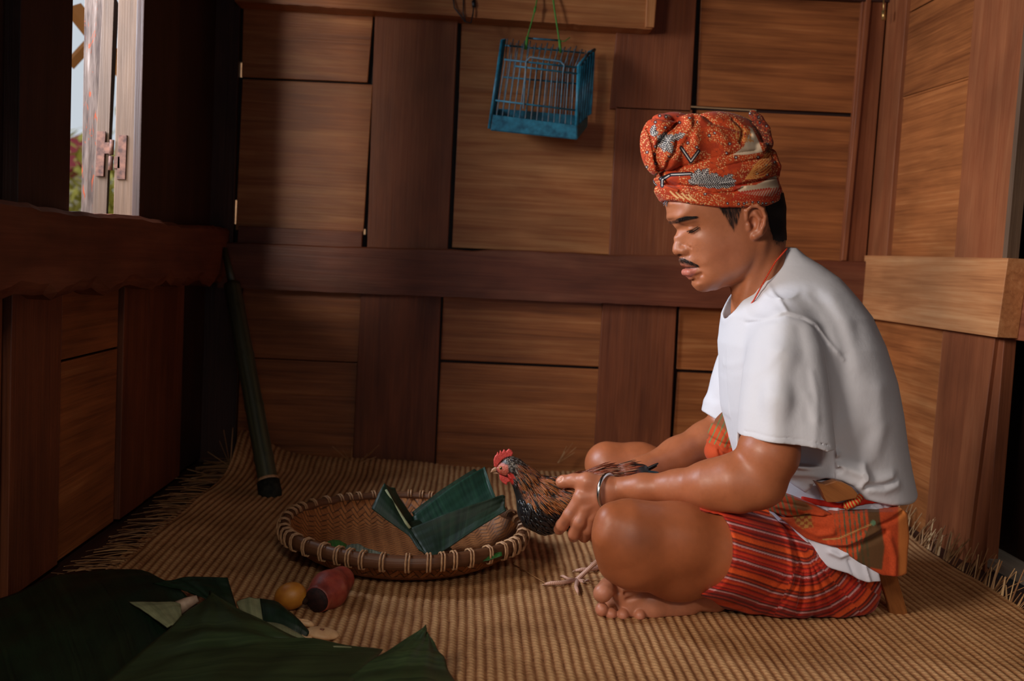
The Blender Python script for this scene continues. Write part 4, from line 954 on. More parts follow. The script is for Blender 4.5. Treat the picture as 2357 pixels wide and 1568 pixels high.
# ---- headcloth --------------------------------------------------------------------
def Pp(poly, w=None):
    out = []
    for a, b in poly:
        ww_ = 100*math.sqrt(max(0, 1-((a-1653)/144)**2)) if w is None else w; out.append(P2(a, b, ww_))
    return out
lo = at(1450, 500, YH); hi = at(1830, 240, YH)
t0 = Fld((lo[0], YH-.115, at(1650, 500, YH)[2]), (hi[0], YH+.115, at(1650, 240, YH)[2]), .00115)
tr_ = [(330, 1530, 1772, YH, 86*SH), (370, 1520, 1780, YH, 92*SH), (400, 1512, 1785, YH, 96*SH), (430, 1508, 1791, YH, 97*SH), (490, 1512, 1797, YH, 96*SH)]
t0.loft(tr_, YH, k=0, p=2.1)
A_, B_ = t0.ab(YH)
cutp = Pp([(1480, 395), (1500, 400), (1520, 398), (1550, 386), (1600, 375), (1689, 353), (1764, 342), (1820, 340), (1820, 445), (1794, 462), (1764, 474), (1713, 478), (1661, 478), (1592, 470), (1537, 460), (1515, 449), (1480, 440)])
sd = polysd(A_, B_, cutp)*SH; t0.D = smax(t0.D, sd[:, None, :].astype(np.float32), .007)
def rg(line, amp, wd, w=None, ylo=None, yhi=None):
    d = polyline_d(A_, B_, Pp(line, w)); t0.map2(amp*np.exp(-(d/wd)**2), YH, 'add', ylo, yhi)
rg([(1505, 421), (1523, 425), (1585, 429), (1661, 428), (1695, 428), (1788, 407)], -.0065, 3.2)
rg([(1515, 438), (1592, 448), (1661, 455), (1750, 450), (1792, 436)], .003, 9)
rg([(1592, 433), (1640, 446), (1688, 443), (1710, 432)], -.004, 2.6)
rg([(1530, 410), (1600, 405), (1680, 398), (1780, 380)], .0045, 11)
rg([(1560, 392), (1600, 396), (1650, 388), (1700, 376), (1770, 362)], -.003, 3)
rg([(1520, 404), (1535, 418), (1560, 428)], -.005, 3); rg([(1512, 412), (1530, 432), (1555, 440)], .004, 4)
hq = lambda px, py, w: P3(px, py, w)
puff = Fld(t0.lo, t0.lo+t0.h, t0.h); puff.n = t0.n; puff.x, puff.y, puff.z = t0.x, t0.y, t0.z; puff.D = np.full(t0.n, .06, np.float32)
def pe(px, py, w, r, k, rot=0.0): puff.ell(hq(px, py, w), tuple(c*SH for c in r), k=k, rot=rot)
pe(1652, 352, 0, (112, 88, 91), .0)
pe(1640, 330, 30, (84, 62, 66), .012)
pe(1690, 340, -20, (74, 70, 64), .012)
pe(1588, 330, 48, (62, 44, 64), .006, .25)
pe(1536, 350, 44, (36, 44, 52), .003, .1)
pe(1512, 316, 20, (40, 52, 50), .003, .2); pe(1500, 348, 22, (29, 50, 58), .004, -.25)
pe(1545, 296, -14, (52, 60, 34), .004)
pe(1520, 340, -35, (44, 48, 56), .006)
def rp_(line, amp, wd, w, ylo=None, yhi=YH):
    d = polyline_d(A_, B_, Pp(line, w)); puff.map2(amp*np.exp(-(d/wd)**2), YH, 'add', ylo, yhi)
rp_([(1560, 284), (1530, 305), (1507, 335), (1504, 366), (1520, 394)], -.010, 4.5, 60); rp_([(1486, 300), (1494, 350), (1508, 392)], -.005, 3.5, 45)
rp_([(1532, 400), (1536, 372), (1548, 352), (1552, 330)], -.007, 5, 80); rp_([(1600, 270), (1590, 300), (1570, 340)], -.004, 6, 85)
rp_([(1620, 262), (1640, 285), (1690, 300), (1730, 310)], -.005, 5, 80); rp_([(1612, 275), (1640, 310), (1700, 340), (1740, 345)], .004, 9, 85)
rp_([(1585, 280), (1598, 330), (1592, 380)], .004, 10, 90); rp_([(1650, 300), (1670, 350), (1660, 380)], .003, 10, 90); rp_([(1495, 272), (1520, 282), (1560, 278)], -.004, 4, 40)
rp_([(1690, 275), (1712, 300), (1700, 330)], -.003, 5, 80); rp_([(1534, 396), (1600, 384), (1690, 362), (1760, 350)], -.008, 6, 90)
t0.D = np.minimum(t0.D, puff.D)
# free end standing up at the back
fl2 = ((.25, 1, 0), 2.0)
t0.chain([(hq(1758, 362, 52), 13*SH), (hq(1764, 330, 50), 15*SH), (hq(1757, 300, 46), 15*SH), (hq(1744, 276, 42), 12*SH), (hq(1731, 263, 40), 9*SH)], k=.003, flat=fl2)
t0.chain([(hq(1776, 356, 40), 12*SH), (hq(1786, 385, 40), 12*SH), (hq(1788, 402, 38), 8*SH)], k=.004)
t0.ell(hq(1744, 345, 66), (26*SH, 14*SH, 13*SH), k=.003, rot=-.5)
V, Q = t0.mesh(1); print('headcloth', len(V))
x, y = hphoto(V); side = V[:, 1] < YH
RED = c3(184, 66, 28); DK = c3(24, 24, 36); CR = c3(226, 178, 120); WH = c3(206, 200, 196)
col = np.tile(RED, (len(V), 1)); fz = vn2(x/16, y/16, 2); col = lay(col, .55*sst(.55, .8, fz), c3(140, 40, 22)); col *= (.88+.24*vn2(x/2, y/2, 9))[:, None]
# fine dark vine tracery
ph = np.sin(x/5.1+2.2*np.sin(y/9.3)+1.5*np.sin(x/17))*np.sin(y/4.7+2.0*np.sin(x/8.1)); col = lay(col, .55*sst(.10, .02, np.abs(ph))*(fz < .62), c3(84, 28, 22))
# cream dots
def dots(x, y, p, r, seed):
    gx, gy = np.floor(x/p), np.floor(y/p); h = lambda k_: ((np.sin(gx*127.1+gy*311.7+k_*74.7+seed)*43758.5453) % 1.0)
    cx, cy = (gx+.22+.56*h(1))*p, (gy+.22+.56*h(2))*p; return sst(r+.5, r-.5, np.hypot(x-cx, y-cy))*(h(3) > .22)
xw, yw = x+3*np.sin(y/7), y+3*np.sin(x/8); dm = np.maximum(dots(xw, yw, 5.2, 1.0, 1), dots(xw*.8+yw*.6+7, yw*.8-xw*.6, 8.5, 1.5, 4)); zone = (vn2(x/20+5, y/20, 12) > .34); col = lay(col, dm*zone*.85, CR)
# small dark seed marks
dk = dots(x+40, y, 23, 4.2, 5)*(vn2(x/28, y/28, 21) > .55); col = lay(col, dk*.85, DK); dk2 = dots(x+40, y, 23, 1.8, 5)*(vn2(x/28, y/28, 21) > .55); col = lay(col, dk2*.8, WH)
def leaf(cx, cy, ang_, L, Wd, fr=1.15):
    global col
    u = (x-cx)*math.cos(ang_)+(y-cy)*math.sin(ang_); v_ = -(x-cx)*math.sin(ang_)+(y-cy)*math.cos(ang_)
    t = u/L; prof = Wd*np.sqrt(np.clip(np.sin(np.clip(t, 0, 1)*PI), 0, 1))*(1+.18*np.sin(t*26)); ins = (t > 0) & (t < 1); m_ = ins*sst(.8, -.8, np.abs(v_)-prof)
    col = lay(col, m_*.95, DK); s_ = np.sin((u-np.abs(v_)*.9)*2*PI/5.2); col = lay(col, m_*sst(.25, .6, s_)*sst(.8, 1.6, prof-np.abs(v_)+1)*.9, WH)
    col = lay(col, m_*sst(1.0, .4, np.abs(v_))*.9, WH)
for cx, cy, a0, Ls in ((1604, 424, 0, ((-.95, 44, 11), (-1.45, 36, 10), (-.42, 54, 11), (-1.95, 28, 9), (-.16, 70, 11), (-2.7, 22, 7), (.02, 90, 9))),
                      (1655, 422, 0, ((-.55, 38, 8), (-.15, 40, 8))), (1536, 325, 0, ((-2.7, 26, 9), (2.7, 26, 9), (-2.0, 22, 8), (1.9, 26, 9), (1.2, 30, 9), (-.4, 44, 8), (-.9, 20, 7))),
                      (1500, 312, 0, ((-1.3, 26, 7), (-.5, 18, 6)))):
    for a_, L_, W_ in Ls: leaf(cx, cy, a_, L_, W_)
# branch marks
for ln in ([(1568, 340), (1590, 372), (1608, 348)], [(1520, 412), (1545, 402), (1590, 400)], [(1524, 428), (1524, 414), (1540, 404)]):
    d = polyline_d(x, y, ln); col = lay(col, sst(5, 3.6, d), DK); col = lay(col, sst(1.6, .6, d)*.9, WH)
# cream ground with flames at the back
cr1 = polysd(x, y, [(1693, 429), (1740, 426), (1786, 404), (1796, 440), (1775, 452), (1740, 450), (1702, 444)]); col = lay(col, sst(1, -1, cr1), c3(196, 170, 142))
cr2 = polysd(x, y, [(1686, 357), (1712, 338), (1728, 300), (1722, 290), (1732, 296), (1745, 322), (1756, 350), (1720, 356)]); col = lay(col, sst(1, -1, cr2), c3(200, 176, 150))
for i in range(17):
    x0 = 1692+i*6.2; d = polyline_d(x, y, [(x0-8, 462+min(3, i)*.3), (x0, 452), (x0+9, 444-i*.8)]); col = lay(col, sst(2.3, 1.1, d)*.9, c3(180, 44, 26))
    col = lay(col, sst(3.2, 2.3, np.hypot(x-x0-10, y-443+i*.8))*.9, c3(180, 44, 26)) if i < 12 else col
for i in range(6):
    x0 = 1684+i*3.5; d = polyline_d(x, y, [(x0, 440-i), (x0+6, 432-i*1.4), (x0+10+i, 426)]); col = lay(col, sst(2.0, 1, d)*.8, c3(180, 44, 26))
for i in range(7):
    o_ = i*6.0; d = polyline_d(x, y, [(1716+o_*.3, 404-o_*.4+8), (1738, 410-o_*.8), (1758, 405-o_*1.2), (1774, 392-o_*1.4)]); col = lay(col, sst(2.0, .9, d)*.85, c3(226, 150, 74))
for i in range(5):
    o_ = i*8.0; d = polyline_d(x, y, [(1688+o_, 286+o_*.4), (1696+o_, 300+o_*.3), (1694+o_, 312+o_*.3), (1704+o_, 326)]); col = lay(col, sst(2.2, 1.2, d)*.8*(x < 1735), c3(214, 140, 72))
for i in range(5):
    d = polyline_d(x, y, [(1543+i*14, 441+i*2.5), (1550+i*14, 448+i*3), (1560+i*14, 456+i*2.2)]); col = lay(col, sst(2.6, 1.4, d)*.9*(i < 4), CR)
bd = (y > 440)*sst(2, 0, np.abs(y-(466+6*np.exp(-((x-1690)/60)**2)))-5)*(x > 1655); ckk = dots(x, y, 11, 3.4, 3); col = lay(col, bd*ckk*.9, DK); col = lay(col, bd*dots(x, y, 11, 1.3, 3), WH)
# the dark free end
tl = polysd(x, y, [(1716, 250), (1755, 262), (1782, 320), (1780, 352), (1764, 352), (1752, 325), (1738, 306), (1722, 275)]); tm = sst(2, -2, tl)*(V[:, 1] < YH); col = lay(col, tm*.75*(.5+.5*(vn2(x/4, y/4, 3) > .4)), c3(40, 22, 24))
col = np.clip(col, 0, 1)
mhc = cloth('batik_cotton', 'Col', None, .8, 1500, .3, .15)
mesh_obj('headcloth', yawf(V), Q, mhc, man, True, {'Col': ('FLOAT_COLOR', col)})
# frayed threads at the brow
m = MB(); r_ = np.random.default_rng(3)
for i in range(16):
    p0_ = yawf(P3(1530+r_.uniform(-4, 6), 462+r_.uniform(-2, 2), r_.uniform(0, 16))); m.tube([p0_, p0_+np.array([r_.uniform(-.008, 0), r_.uniform(-.003, .003), r_.uniform(-.012, -.004)])], .0006, 4)
k = NT('grey_thread'); k.col(srgb(120, 120, 130)).rough(.9, .2); m.build('frayed_edge', k.m, man)

# ---- hair: strands of brow, moustache, sideburn, lashes and the cropped back
def near_pt(px, py, lift=0.0):
    w_ = nearw(px, py)
    for _ in range(4):
        p = P3(px, py, w_); i = int(round((p[0]-hf.lo[0])/hf.h)); k_ = int(round((p[2]-hf.lo[2])/hf.h)); c_ = hf.D[min(max(i, 0), hf.n[0]-1), :, min(max(k_, 0), hf.n[2]-1)]; s_ = np.argmax(c_ < 0)
        if c_[s_] >= 0 or s_ == 0: break
        y_ = hf.y[s_-1]+hf.h*c_[s_-1]/(c_[s_-1]-c_[s_]); w_ = (YH-y_)/SH
    return yawf(P3(px, py, w_+lift)), w_
def strands(name, items, mat, r=.0002, nseg=3):
    m = MB()
    for (x0, y0), (dx, dy), L, lift in items:
        pts_ = []
        for i in range(nseg+1):
            t = i/nseg; p, w_ = near_pt(x0+dx*L*t, y0+dy*L*t+.12*L*t*t*0, .6+lift*math.sin(t*PI*.8)); pts_.append(p)
        m.tube(pts_, [r*1.1, r, r*.7, r*.2][:nseg+1], 4, cap=False)
    return m.build(name, mat, man, True)
k = NT('black_hair'); k.col(srgb(24, 17, 17)).rough(.5, .35); HAIR = k.m
it = []
for i in range(170):
    t = r_.uniform(0, .86); cx = 1548+56*t; cy = np.interp(t, [0, .4, .8, 1], [511, 504, 501, 504])+r_.uniform(-4.6, 4.6)*(1-.75*t**2)
    it.append(((cx, cy), (.93, -.36+.45*t), r_.uniform(6, 11), .8))
strands('eyebrow', it, HAIR, .00022)
it = []
for i in range(150):
    t = r_.uniform(0, 1); cx = 1556+45*t; cy = np.interp(t, [0, .25, .6, 1], [596.5, 598, 603.5, 611.5])+r_.uniform(-5, 4.5)*(1-.55*t)
    it.append(((cx, cy), (.45+.4*t, .85-.2*t), r_.uniform(4, 8), 1.4))
strands('moustache', it, HAIR, .00022)
it = []
for i in range(200):
    a = r_.uniform(0, 1); cx = 1652+50*a; bot = np.interp(a, [0, .35, .7, 1], [474, 500, 528, 478]); cy = r_.uniform(468, bot)
    it.append(((cx, cy), (.18-.1*a, 1), r_.uniform(8, 16), 1.0))
strands('sideburn', it, HAIR, .00022)
m = MB()
for i in range(26):
    t = i/25; a_ = 1583+23*t; b_ = np.interp(t, [0, .45, 1], [532.5, 531, 523]); p, w_ = near_pt(a_, b_, 1.5); q2 = p+np.array([-.0042-.001*t, -.0035, -.0052]); m.tube([p, (p+q2)/2+np.array([0, -.001, -.001]), q2], [.0004, .0003, .0001], 4, cap=False)
m.build('eyelash', HAIR, man, True)
hb = Fld(hf.lo, hf.lo+hf.h, hf.h); hb.n = hf.n; hb.x, hb.y, hb.z = hf.x, hf.y, hf.z; hb.D = (hf.D-.0022).astype(np.float32)
A_, B_ = hb.ab(YH); bk = polysd(A_, B_, [P2(a, b, 70) for a, b in [(1756, 440), (1850, 440), (1850, 552), (1806, 556), (1786, 552), (1778, 532), (1771, 505), (1764, 482)]])
bk = bk+5*(vn2(A_/2.0, B_/6.0, 9)-.5)
hb.D = smax(hb.D, (bk*SH)[:, None, :].astype(np.float32), .004); V, Q = hb.mesh(1)
k = NT('cropped_hair'); nn = k.noise(k.mapping(k.obj(), (1, 1, .25)), 1400, 2, .6); k.col(k.ramp(nn, [(.3, srgb(12, 9, 10)), (.75, srgb(38, 27, 26))])).rough(.75, .25); k.bump(nn, .8, .002)
mesh_obj('hair', yawf(V), Q, k.m, man, True)
# ---- bead necklace and bangle
m = MB(); beads = []
line = [(1811, 573, 1.975), (1799, 587, 1.958), (1785, 603, 1.944), (1768, 632, 1.934), (1750, 664, 1.932), (1736, 690, 1.938), (1720, 712, 1.955), (1706, 726, 1.982), (1701, 733, 2.01), (1700, 724, 2.05), (1704, 708, 2.08)]
Lp = np.array([at(*p) for p in line]); seg = np.linalg.norm(np.diff(Lp, axis=0), axis=1); cum = np.concatenate([[0], np.cumsum(seg)]); nb = int(cum[-1]/.0034)
def ico(c, r):
    v = [(0, 0, r), (0, 0, -r)]+[(r*math.cos(k*PI/3), r*math.sin(k*PI/3), 0) for k in range(6)]; v = v[:1]+[(.7*r*math.cos(k*PI/3), .7*r*math.sin(k*PI/3), .7*r) for k in range(6)]+v[2:]+[(.7*r*math.cos(k*PI/3), .7*r*math.sin(k*PI/3), -.7*r) for k in range(6)]+[(0, 0, -r)]
    f = [(0, 1+k, 1+(k+1) % 6) for k in range(6)]
    for lv in (0, 1): f += [(1+lv*6+k, 7+lv*6+k, 7+lv*6+(k+1) % 6, 1+lv*6+(k+1) % 6) for k in range(6)]
    f += [(19, 13+(k+1) % 6, 13+k) for k in range(6)]; return np.array(v)+c, f
for i in range(nb):
    s_ = cum[-1]*i/nb; c = np.array([np.interp(s_, cum, Lp[:, k_]) for k_ in range(3)]); v_, f_ = ico(c, .0019); m.add(v_, f_, v_, .9 if 0 else (.2 if (s_/cum[-1] > .86 and i % 5 < 2) else .8))
k = NT('glass_beads'); k.col(k.ramp(k.attr('tint', 'Fac'), [(.45, srgb(40, 110, 140)), (.55, srgb(204, 56, 20))])).rough(.3, .5); m.build('bead_necklace', k.m, man, True)
bt_ = []
cB = at(1398, 1131, 1.925); axis = (at(1440, 1127, 1.905)-at(1380, 1130, 1.94)); axis /= np.linalg.norm(axis); e1 = np.cross(axis, [0, 1, 0]); e1 /= np.linalg.norm(e1); e2 = np.cross(axis, e1)
for i in range(41):
    a = 2*PI*i/40; bt_.append(cB+.0325*math.cos(a)*e1+.0355*math.sin(a)*e2+axis*.004*math.cos(a))
m = MB(); m.tube(bt_, .0042, 12, cap=False); k = NT('silver'); k.col(srgb(200, 198, 196)).rough(.22); k.b.inputs['Metallic'].default_value = 1; m.build('bangle', k.m, man, True)
# ================================================================== MAT
MX0, MX1, MY0, MY1 = -.705, 1.165, 1.15, 3.075
PR = .0165
nx = int((MX1-MX0)/(PR/6)); ny = 420
gx = np.linspace(MX0, MX1, nx); ny = 640; gy = np.linspace(MY0, MY1, ny); GX, GY = np.meshgrid(gx, gy, indexing='ij')
EX = GX+.010*np.sin(GY*5)*(np.abs(GX-.2)/.9)**2
rw = GX+.006*vn2(GX*6, GY*3, 2)
rib = np.abs(np.sin(PI*rw/PR))**.75
rw = rw+.0022*vn2(GX*40, GY*22, 3); rib = np.abs(np.sin(PI*rw/PR))**.75; ph_ = (GY/.0125+.9*(rw/PR % 1.0)+.5*np.floor(rw/PR)) % 1.0; tw = sst(0, .25, ph_)*sst(1, .7, ph_)*2-1
Z = .0008+.0030*rib+.0009*tw*rib
Z += .004*vn2(GX*4, GY*4, 5)
back = sst(2.93, 3.075, GY); Z += back*(.012+.030*vn2(GX*5+3, GY*0+1, 7))
lc = np.exp(-(((GX-MX0)/.10)**2+((GY-MY1)/.16)**2)); Z += lc*.07
Z += sst(1.06, 1.165, GX)*.010*vn2(GY*8, GX*0, 9); Z += sst(-.62, -.705, GX)*.012*vn2(GY*7, GX*0, 4)
Z = np.maximum(Z-.0048, -.0105)
V = np.stack([EX, GY, Z], -1).reshape(-1, 3); I = np.arange(nx*ny).reshape(nx, ny)
Q = np.stack([I[:-1, :-1], I[1:, :-1], I[1:, 1:], I[:-1, 1:]], -1).reshape(-1, 4)
k = NT('woven_pandanus'); rb = k.attr('rib', 'Fac'); o_ = k.obj()
n1 = k.noise(k.mapping(o_, (1, 1, 1)), 7, 4, .6); n2 = k.noise(k.mapping(o_, (90, 160, 90)), 1, 3, .6); n3 = k.noise(k.mapping(o_, (60, 1.2, 60)), 1, 3, .6)
f = k.math('ADD', k.math('MULTIPLY', rb, .45), k.math('ADD', k.math('MULTIPLY', n2, .35), k.math('MULTIPLY', n3, .30)))
c = k.ramp(f, [(.28, srgb(82, 44, 22)), (.50, srgb(150, 100, 62)), (.8, srgb(206, 162, 114))])
c = k.mix(1.0, c, k.ramp(n1, [(.35, (.72, .68, .64, 1)), (.6, (1, 1, 1, 1))]), 'MULTIPLY'); k.col(c).rough(.6, .3); k.bump(n2, .5, .0015); MATM = k.m
mat = empty('floor_mat', (.2, 2.1, 0)); tag(mat, 'woven pandanus mat covering the floor, frayed at its edges', 'mat')
mw = mesh_obj('weave', V, Q, MATM, mat, True, {'rib': ('FLOAT', (rib*(.78+.22*tw)).ravel())})
k = NT('straw'); nn = k.noise(k.mapping(k.attr('gc'), (8, 200, 200)), 1, 3); ti = k.attr('tint', 'Fac')
k.col(k.ramp(k.math('ADD', k.math('MULTIPLY', nn, .5), k.math('MULTIPLY', ti, .5)), [(.3, srgb(96, 60, 36)), (.55, srgb(160, 116, 76)), (.8, srgb(206, 170, 122))])).rough(.6, .3); STRAW = k.m
r5 = np.random.default_rng(11)
def blade(m, p, d, L, wd, curl=0.0, tint=.5, n=5):
    d = np.array(d, float); d /= np.linalg.norm(d); s = np.cross(d, [0, 0, 1.]); s /= np.linalg.norm(s)+1e-9; u = np.cross(s, d)
    tw_ = r5.uniform(-.6, .6); s = s*math.cos(tw_)+u*math.sin(tw_); v = []
    for i in range(n):
        t = i/(n-1); c = np.array(p)+d*L*t+np.array([0, 0, -1])*curl*L*t*t; w_ = wd*(1-.55*t)
        nrm = np.cross(s, d)*.0005
        v += [c-s*w_/2-nrm, c+s*w_/2-nrm, c+s*w_/2+nrm, c-s*w_/2+nrm]
    f = [(i*4+k_, i*4+(k_+1) % 4, (i+1)*4+(k_+1) % 4, (i+1)*4+k_) for i in range(n-1) for k_ in range(4)]+[(3, 2, 1, 0), ((n-1)*4, (n-1)*4+1, (n-1)*4+2, (n-1)*4+3)]
    g = np.array([(L*(i//4)/(n-1), (i % 4)*.001, 0) for i in range(len(v))])+r5.uniform(-5, 5, 3); m.add(v, f, g, tint)
m = MB()
for i in range(190):
    y = r5.uniform(1.55, 3.02); z = .006+r5.uniform(0, .012); blade(m, (MX0+.015, y, z), (-1, r5.normal(-.1, .22), r5.uniform(-.03, .16)), r5.uniform(.05, .115), r5.uniform(.002, .0045), .12, r5.uniform(.2, .7))
o = m.build('fringe', STRAW, mat); tag(o, kind='stuff')
m = MB()
for i in range(230):
    y = r5.uniform(1.4, 3.0); blade(m, (MX1-.012, y, .006), (r5.uniform(.1, .7), r5.normal(-.1, .35), r5.uniform(.6, 1.3)), min(.085, r5.uniform(.03, .085)), r5.uniform(.0025, .006), .05, r5.uniform(.3, .95))
o = m.build('fringe', STRAW, mat); tag(o, kind='stuff')
m = MB()
def tuft(px, py, dirs, Y=3.04):
    p = at(px, py, Y)
    for (tx, ty), wd in dirs:
        q_ = at(tx, ty, Y+r5.uniform(-.02, .02)); blade(m, p, q_-p, np.linalg.norm(q_-p), wd, 0, r5.uniform(.4, .75))
tuft(808, 1066, (((765, 1028), .005), ((788, 1035), .003), ((810, 1030), .003)))
tuft(828, 1066, (((872, 1025), .007), ((858, 1040), .007), ((866, 1052), .006), ((846, 1045), .004)))
tuft(1285, 1066, (((1318, 1020), .010), ((1304, 1028), .008), ((1326, 1030), .009), ((1322, 1042), .008), ((1300, 1040), .007)), 3.02)
tuft(530, 1075, (((470, 1060), .006), ((478, 1040), .004), ((515, 990), .006), ((480, 1075), .007), ((548, 1010), .005), ((505, 1015), .005), ((536, 985), .004)), 2.96)
tuft(478, 1092, (((430, 1080), .007), ((418, 1095), .005), ((440, 1105), .005)), 2.9)
o = m.build('frayed_corner', STRAW, mat); tag(o, kind='stuff')
# loose stalks on the mat
for i, (line, r_w, lab) in enumerate(((((1180, 1299), (1215, 1318), (1254, 1342)), .0012, 'thin dry stalk lying on the mat between the tray and the rooster foot'),)):
    m = MB(); m.tube([atz(a, b, .006) for a, b in line], r_w, 6); o = m.build('straw_stalk', STRAW, None, True); tag(o, lab, 'stalk')

# ================================================================== LEAVES
def leafmat(name, top, vein, rough=.5, spec=.3):
    k = NT(name); g = k.attr('gc'); n1 = k.noise(k.mapping(g, (3, 140, 140)), 1, 3, .6); n2 = k.noise(g, 14, 4, .6)
    c = k.ramp(n1, [(.3, top), (.62, vein)]); c = k.mix(1.0, c, k.ramp(n2, [(.3, (.6, .6, .6, 1)), (.65, (1.1, 1.1, 1.1, 1))]), 'MULTIPLY')
    k.col(c).rough(rough, spec); k.bump(n1, .35, .0015); k.bump(n2, .25, .004); return k.m
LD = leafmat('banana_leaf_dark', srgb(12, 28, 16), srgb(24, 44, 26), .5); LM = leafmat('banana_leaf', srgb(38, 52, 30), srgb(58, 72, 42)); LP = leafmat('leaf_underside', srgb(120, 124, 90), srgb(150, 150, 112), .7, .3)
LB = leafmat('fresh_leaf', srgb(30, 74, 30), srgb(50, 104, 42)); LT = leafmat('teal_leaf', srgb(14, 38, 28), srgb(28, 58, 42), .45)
def sheet(name, Ls, Rs, mat_, parent=None, sag=.0, wave=.0, thick=.0012, n=26, seed=0, m2=None):
    """leaf blade ruled between two edges, each a list of (column, row, depth)"""
    L = np.array([at(*p) for p in Ls]); R = np.array([at(*p) for p in Rs])
    def samp(P, t):
        s_ = np.linspace(0, 1, len(P)); 
        # smooth sampling
        base_ = np.stack([np.interp(t, s_, P[:, i]) for i in range(3)], -1); return base_
    tt = np.linspace(0, 1, n); a = samp(L, tt); b = samp(R, tt)
    for _ in range(2): a[1:-1] = (a[:-2]+2*a[1:-1]+a[2:])/4; b[1:-1] = (b[:-2]+2*b[1:-1]+b[2:])/4
    u = np.linspace(0, 1, n)[None, :, None]; P = a[:, None]*(1-u)+b[:, None]*u
    nm = np.cross(b-a, np.gradient(a, axis=0)); nm /= np.linalg.norm(nm, axis=1)[:, None]+1e-9
    if nm[:, 2].mean() < 0: nm = -nm
    q_ = np.sin(PI*u[..., 0]); T = tt[:, None]+0*u[..., 0]
    off = sag*q_*(.6+.4*np.sin(PI*T))+wave*(vn2(T*7+seed, u[..., 0]*3+0*T, seed)-.5)*2+wave*.6*np.sin(u[..., 0]*26+3*T)*.35
    P = P+nm[:, None]*off[..., None]
    V = P.reshape(-1, 3); I = np.arange(n*n).reshape(n, n); Q = np.stack([I[:-1, :-1], I[1:, :-1], I[1:, 1:], I[:-1, 1:]], -1).reshape(-1, 4)
    wd = np.linalg.norm(b-a, axis=1).mean(); ln = np.linalg.norm(np.diff(a, axis=0), axis=1).sum()
    gc = np.stack([u[..., 0]*wd+0*T, T*ln, 0*T], -1).reshape(-1, 3)+seed*1.7
    o = mesh_obj(name, V, Q, mat_, parent, True, {'gc': ('FLOAT_VECTOR', gc)})
    if m2: o.data.materials.append(m2)
    s = o.modifiers.new('thick', 'SOLIDIFY'); s.thickness = thick; s.offset = 0
    if m2: s.material_offset = 1; s.use_rim = True
    return o
def pz(px, py, z): return (px, py, atz(px, py, z)[1])
# foreground heap
o = sheet('banana_leaf', [pz(478, 1376, .055), pz(410, 1428, .058), pz(350, 1475, .06), pz(290, 1525, .06), pz(225, 1580, .06), pz(100, 1690, .06)], [pz(486, 1378, .055), pz(640, 1452, .05), pz(760, 1492, .035), pz(885, 1489, .012), pz(870, 1510, .018), pz(700, 1700, .06)], LM, None, .018, .006, .0018, 40, 1, LP)
tag(o, 'large olive-green banana leaf lying across the foreground, pointed at the top', 'leaf', 'banana leaves heaped in the foreground')
o = sheet('banana_leaf', [pz(975, 1446, .06), pz(880, 1508, .045), pz(790, 1568, .04), pz(700, 1660, .03)], [pz(985, 1462, .055), pz(1012, 1505, .03), pz(1042, 1556, .012), pz(1100, 1660, .01)], LM, None, .012, .005, .0018, 34, 2, LP)
tag(o, 'short green leaf piece with bluish shine and raised corner, at the bottom middle', 'leaf', 'banana leaves heaped in the foreground')
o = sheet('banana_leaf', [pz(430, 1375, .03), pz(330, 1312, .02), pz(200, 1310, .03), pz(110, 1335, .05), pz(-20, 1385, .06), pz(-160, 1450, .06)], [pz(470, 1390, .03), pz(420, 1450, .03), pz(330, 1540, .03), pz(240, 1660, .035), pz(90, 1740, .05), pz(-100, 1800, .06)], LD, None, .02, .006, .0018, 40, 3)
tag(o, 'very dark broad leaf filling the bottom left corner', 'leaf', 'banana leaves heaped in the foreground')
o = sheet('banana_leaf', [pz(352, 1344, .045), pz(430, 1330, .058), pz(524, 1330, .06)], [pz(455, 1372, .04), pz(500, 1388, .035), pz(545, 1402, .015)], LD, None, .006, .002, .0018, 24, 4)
tag(o, 'small folded blackish leaf piece just behind the large olive leaf', 'leaf', 'banana leaves heaped in the foreground')
o = sheet('banana_leaf', [pz(296, 1386, .055), pz(350, 1384, .06), pz(415, 1388, .058)], [pz(385, 1445, .05), pz(400, 1440, .05), pz(418, 1418, .05)], LP, None, .004, .002, .0016, 20, 5)
tag(o, 'pale ribbed leaf underside showing left of the olive leaf tip', 'leaf', 'banana leaves heaped in the foreground')
lf5 = empty('banana_leaf', atz(600, 1430, .0)); tag(lf5, 'curled leaf strip, pale inside and dark outside, beside the orange fruit', 'leaf', 'banana leaves heaped in the foreground')
sheet('blade', [pz(545, 1386, .035), pz(572, 1376, .045), pz(598, 1378, .045)], [pz(552, 1405, .03), pz(580, 1425, .032), pz(606, 1436, .03)], LP, lf5, .004, .001, .0016, 18, 6)
sheet('blade', [pz(598, 1378, .045), pz(640, 1386, .045), pz(680, 1420, .03), pz(712, 1456, .01)], [pz(606, 1434, .03), pz(640, 1440, .025), pz(680, 1458, .014), pz(706, 1468, .006)], LD, lf5, .010, .001, .0016, 22, 7)
sheet('blade', [pz(606, 1432, .03), pz(650, 1438, .03), pz(705, 1470, .014)], [pz(600, 1450, .03), pz(650, 1462, .028), pz(702, 1476, .010)], LP, lf5, .003, .001, .0016, 16, 8)
m = MB(); m.tube([at(412, 1400, 1.66), at(432, 1388, 1.665), at(455, 1378, 1.67)], [.013, .010, .006], 10); k = NT('cut_stem'); nn = k.noise(k.obj(), 60, 3); k.col(k.ramp(nn, [(.3, srgb(140, 110, 90)), (.7, srgb(190, 160, 136))])).rough(.6)
o = m.build('banana_stalk', k.m, None, True); tag(o, 'pale pinkish cut stem end on top of the dark leaves', 'stem')

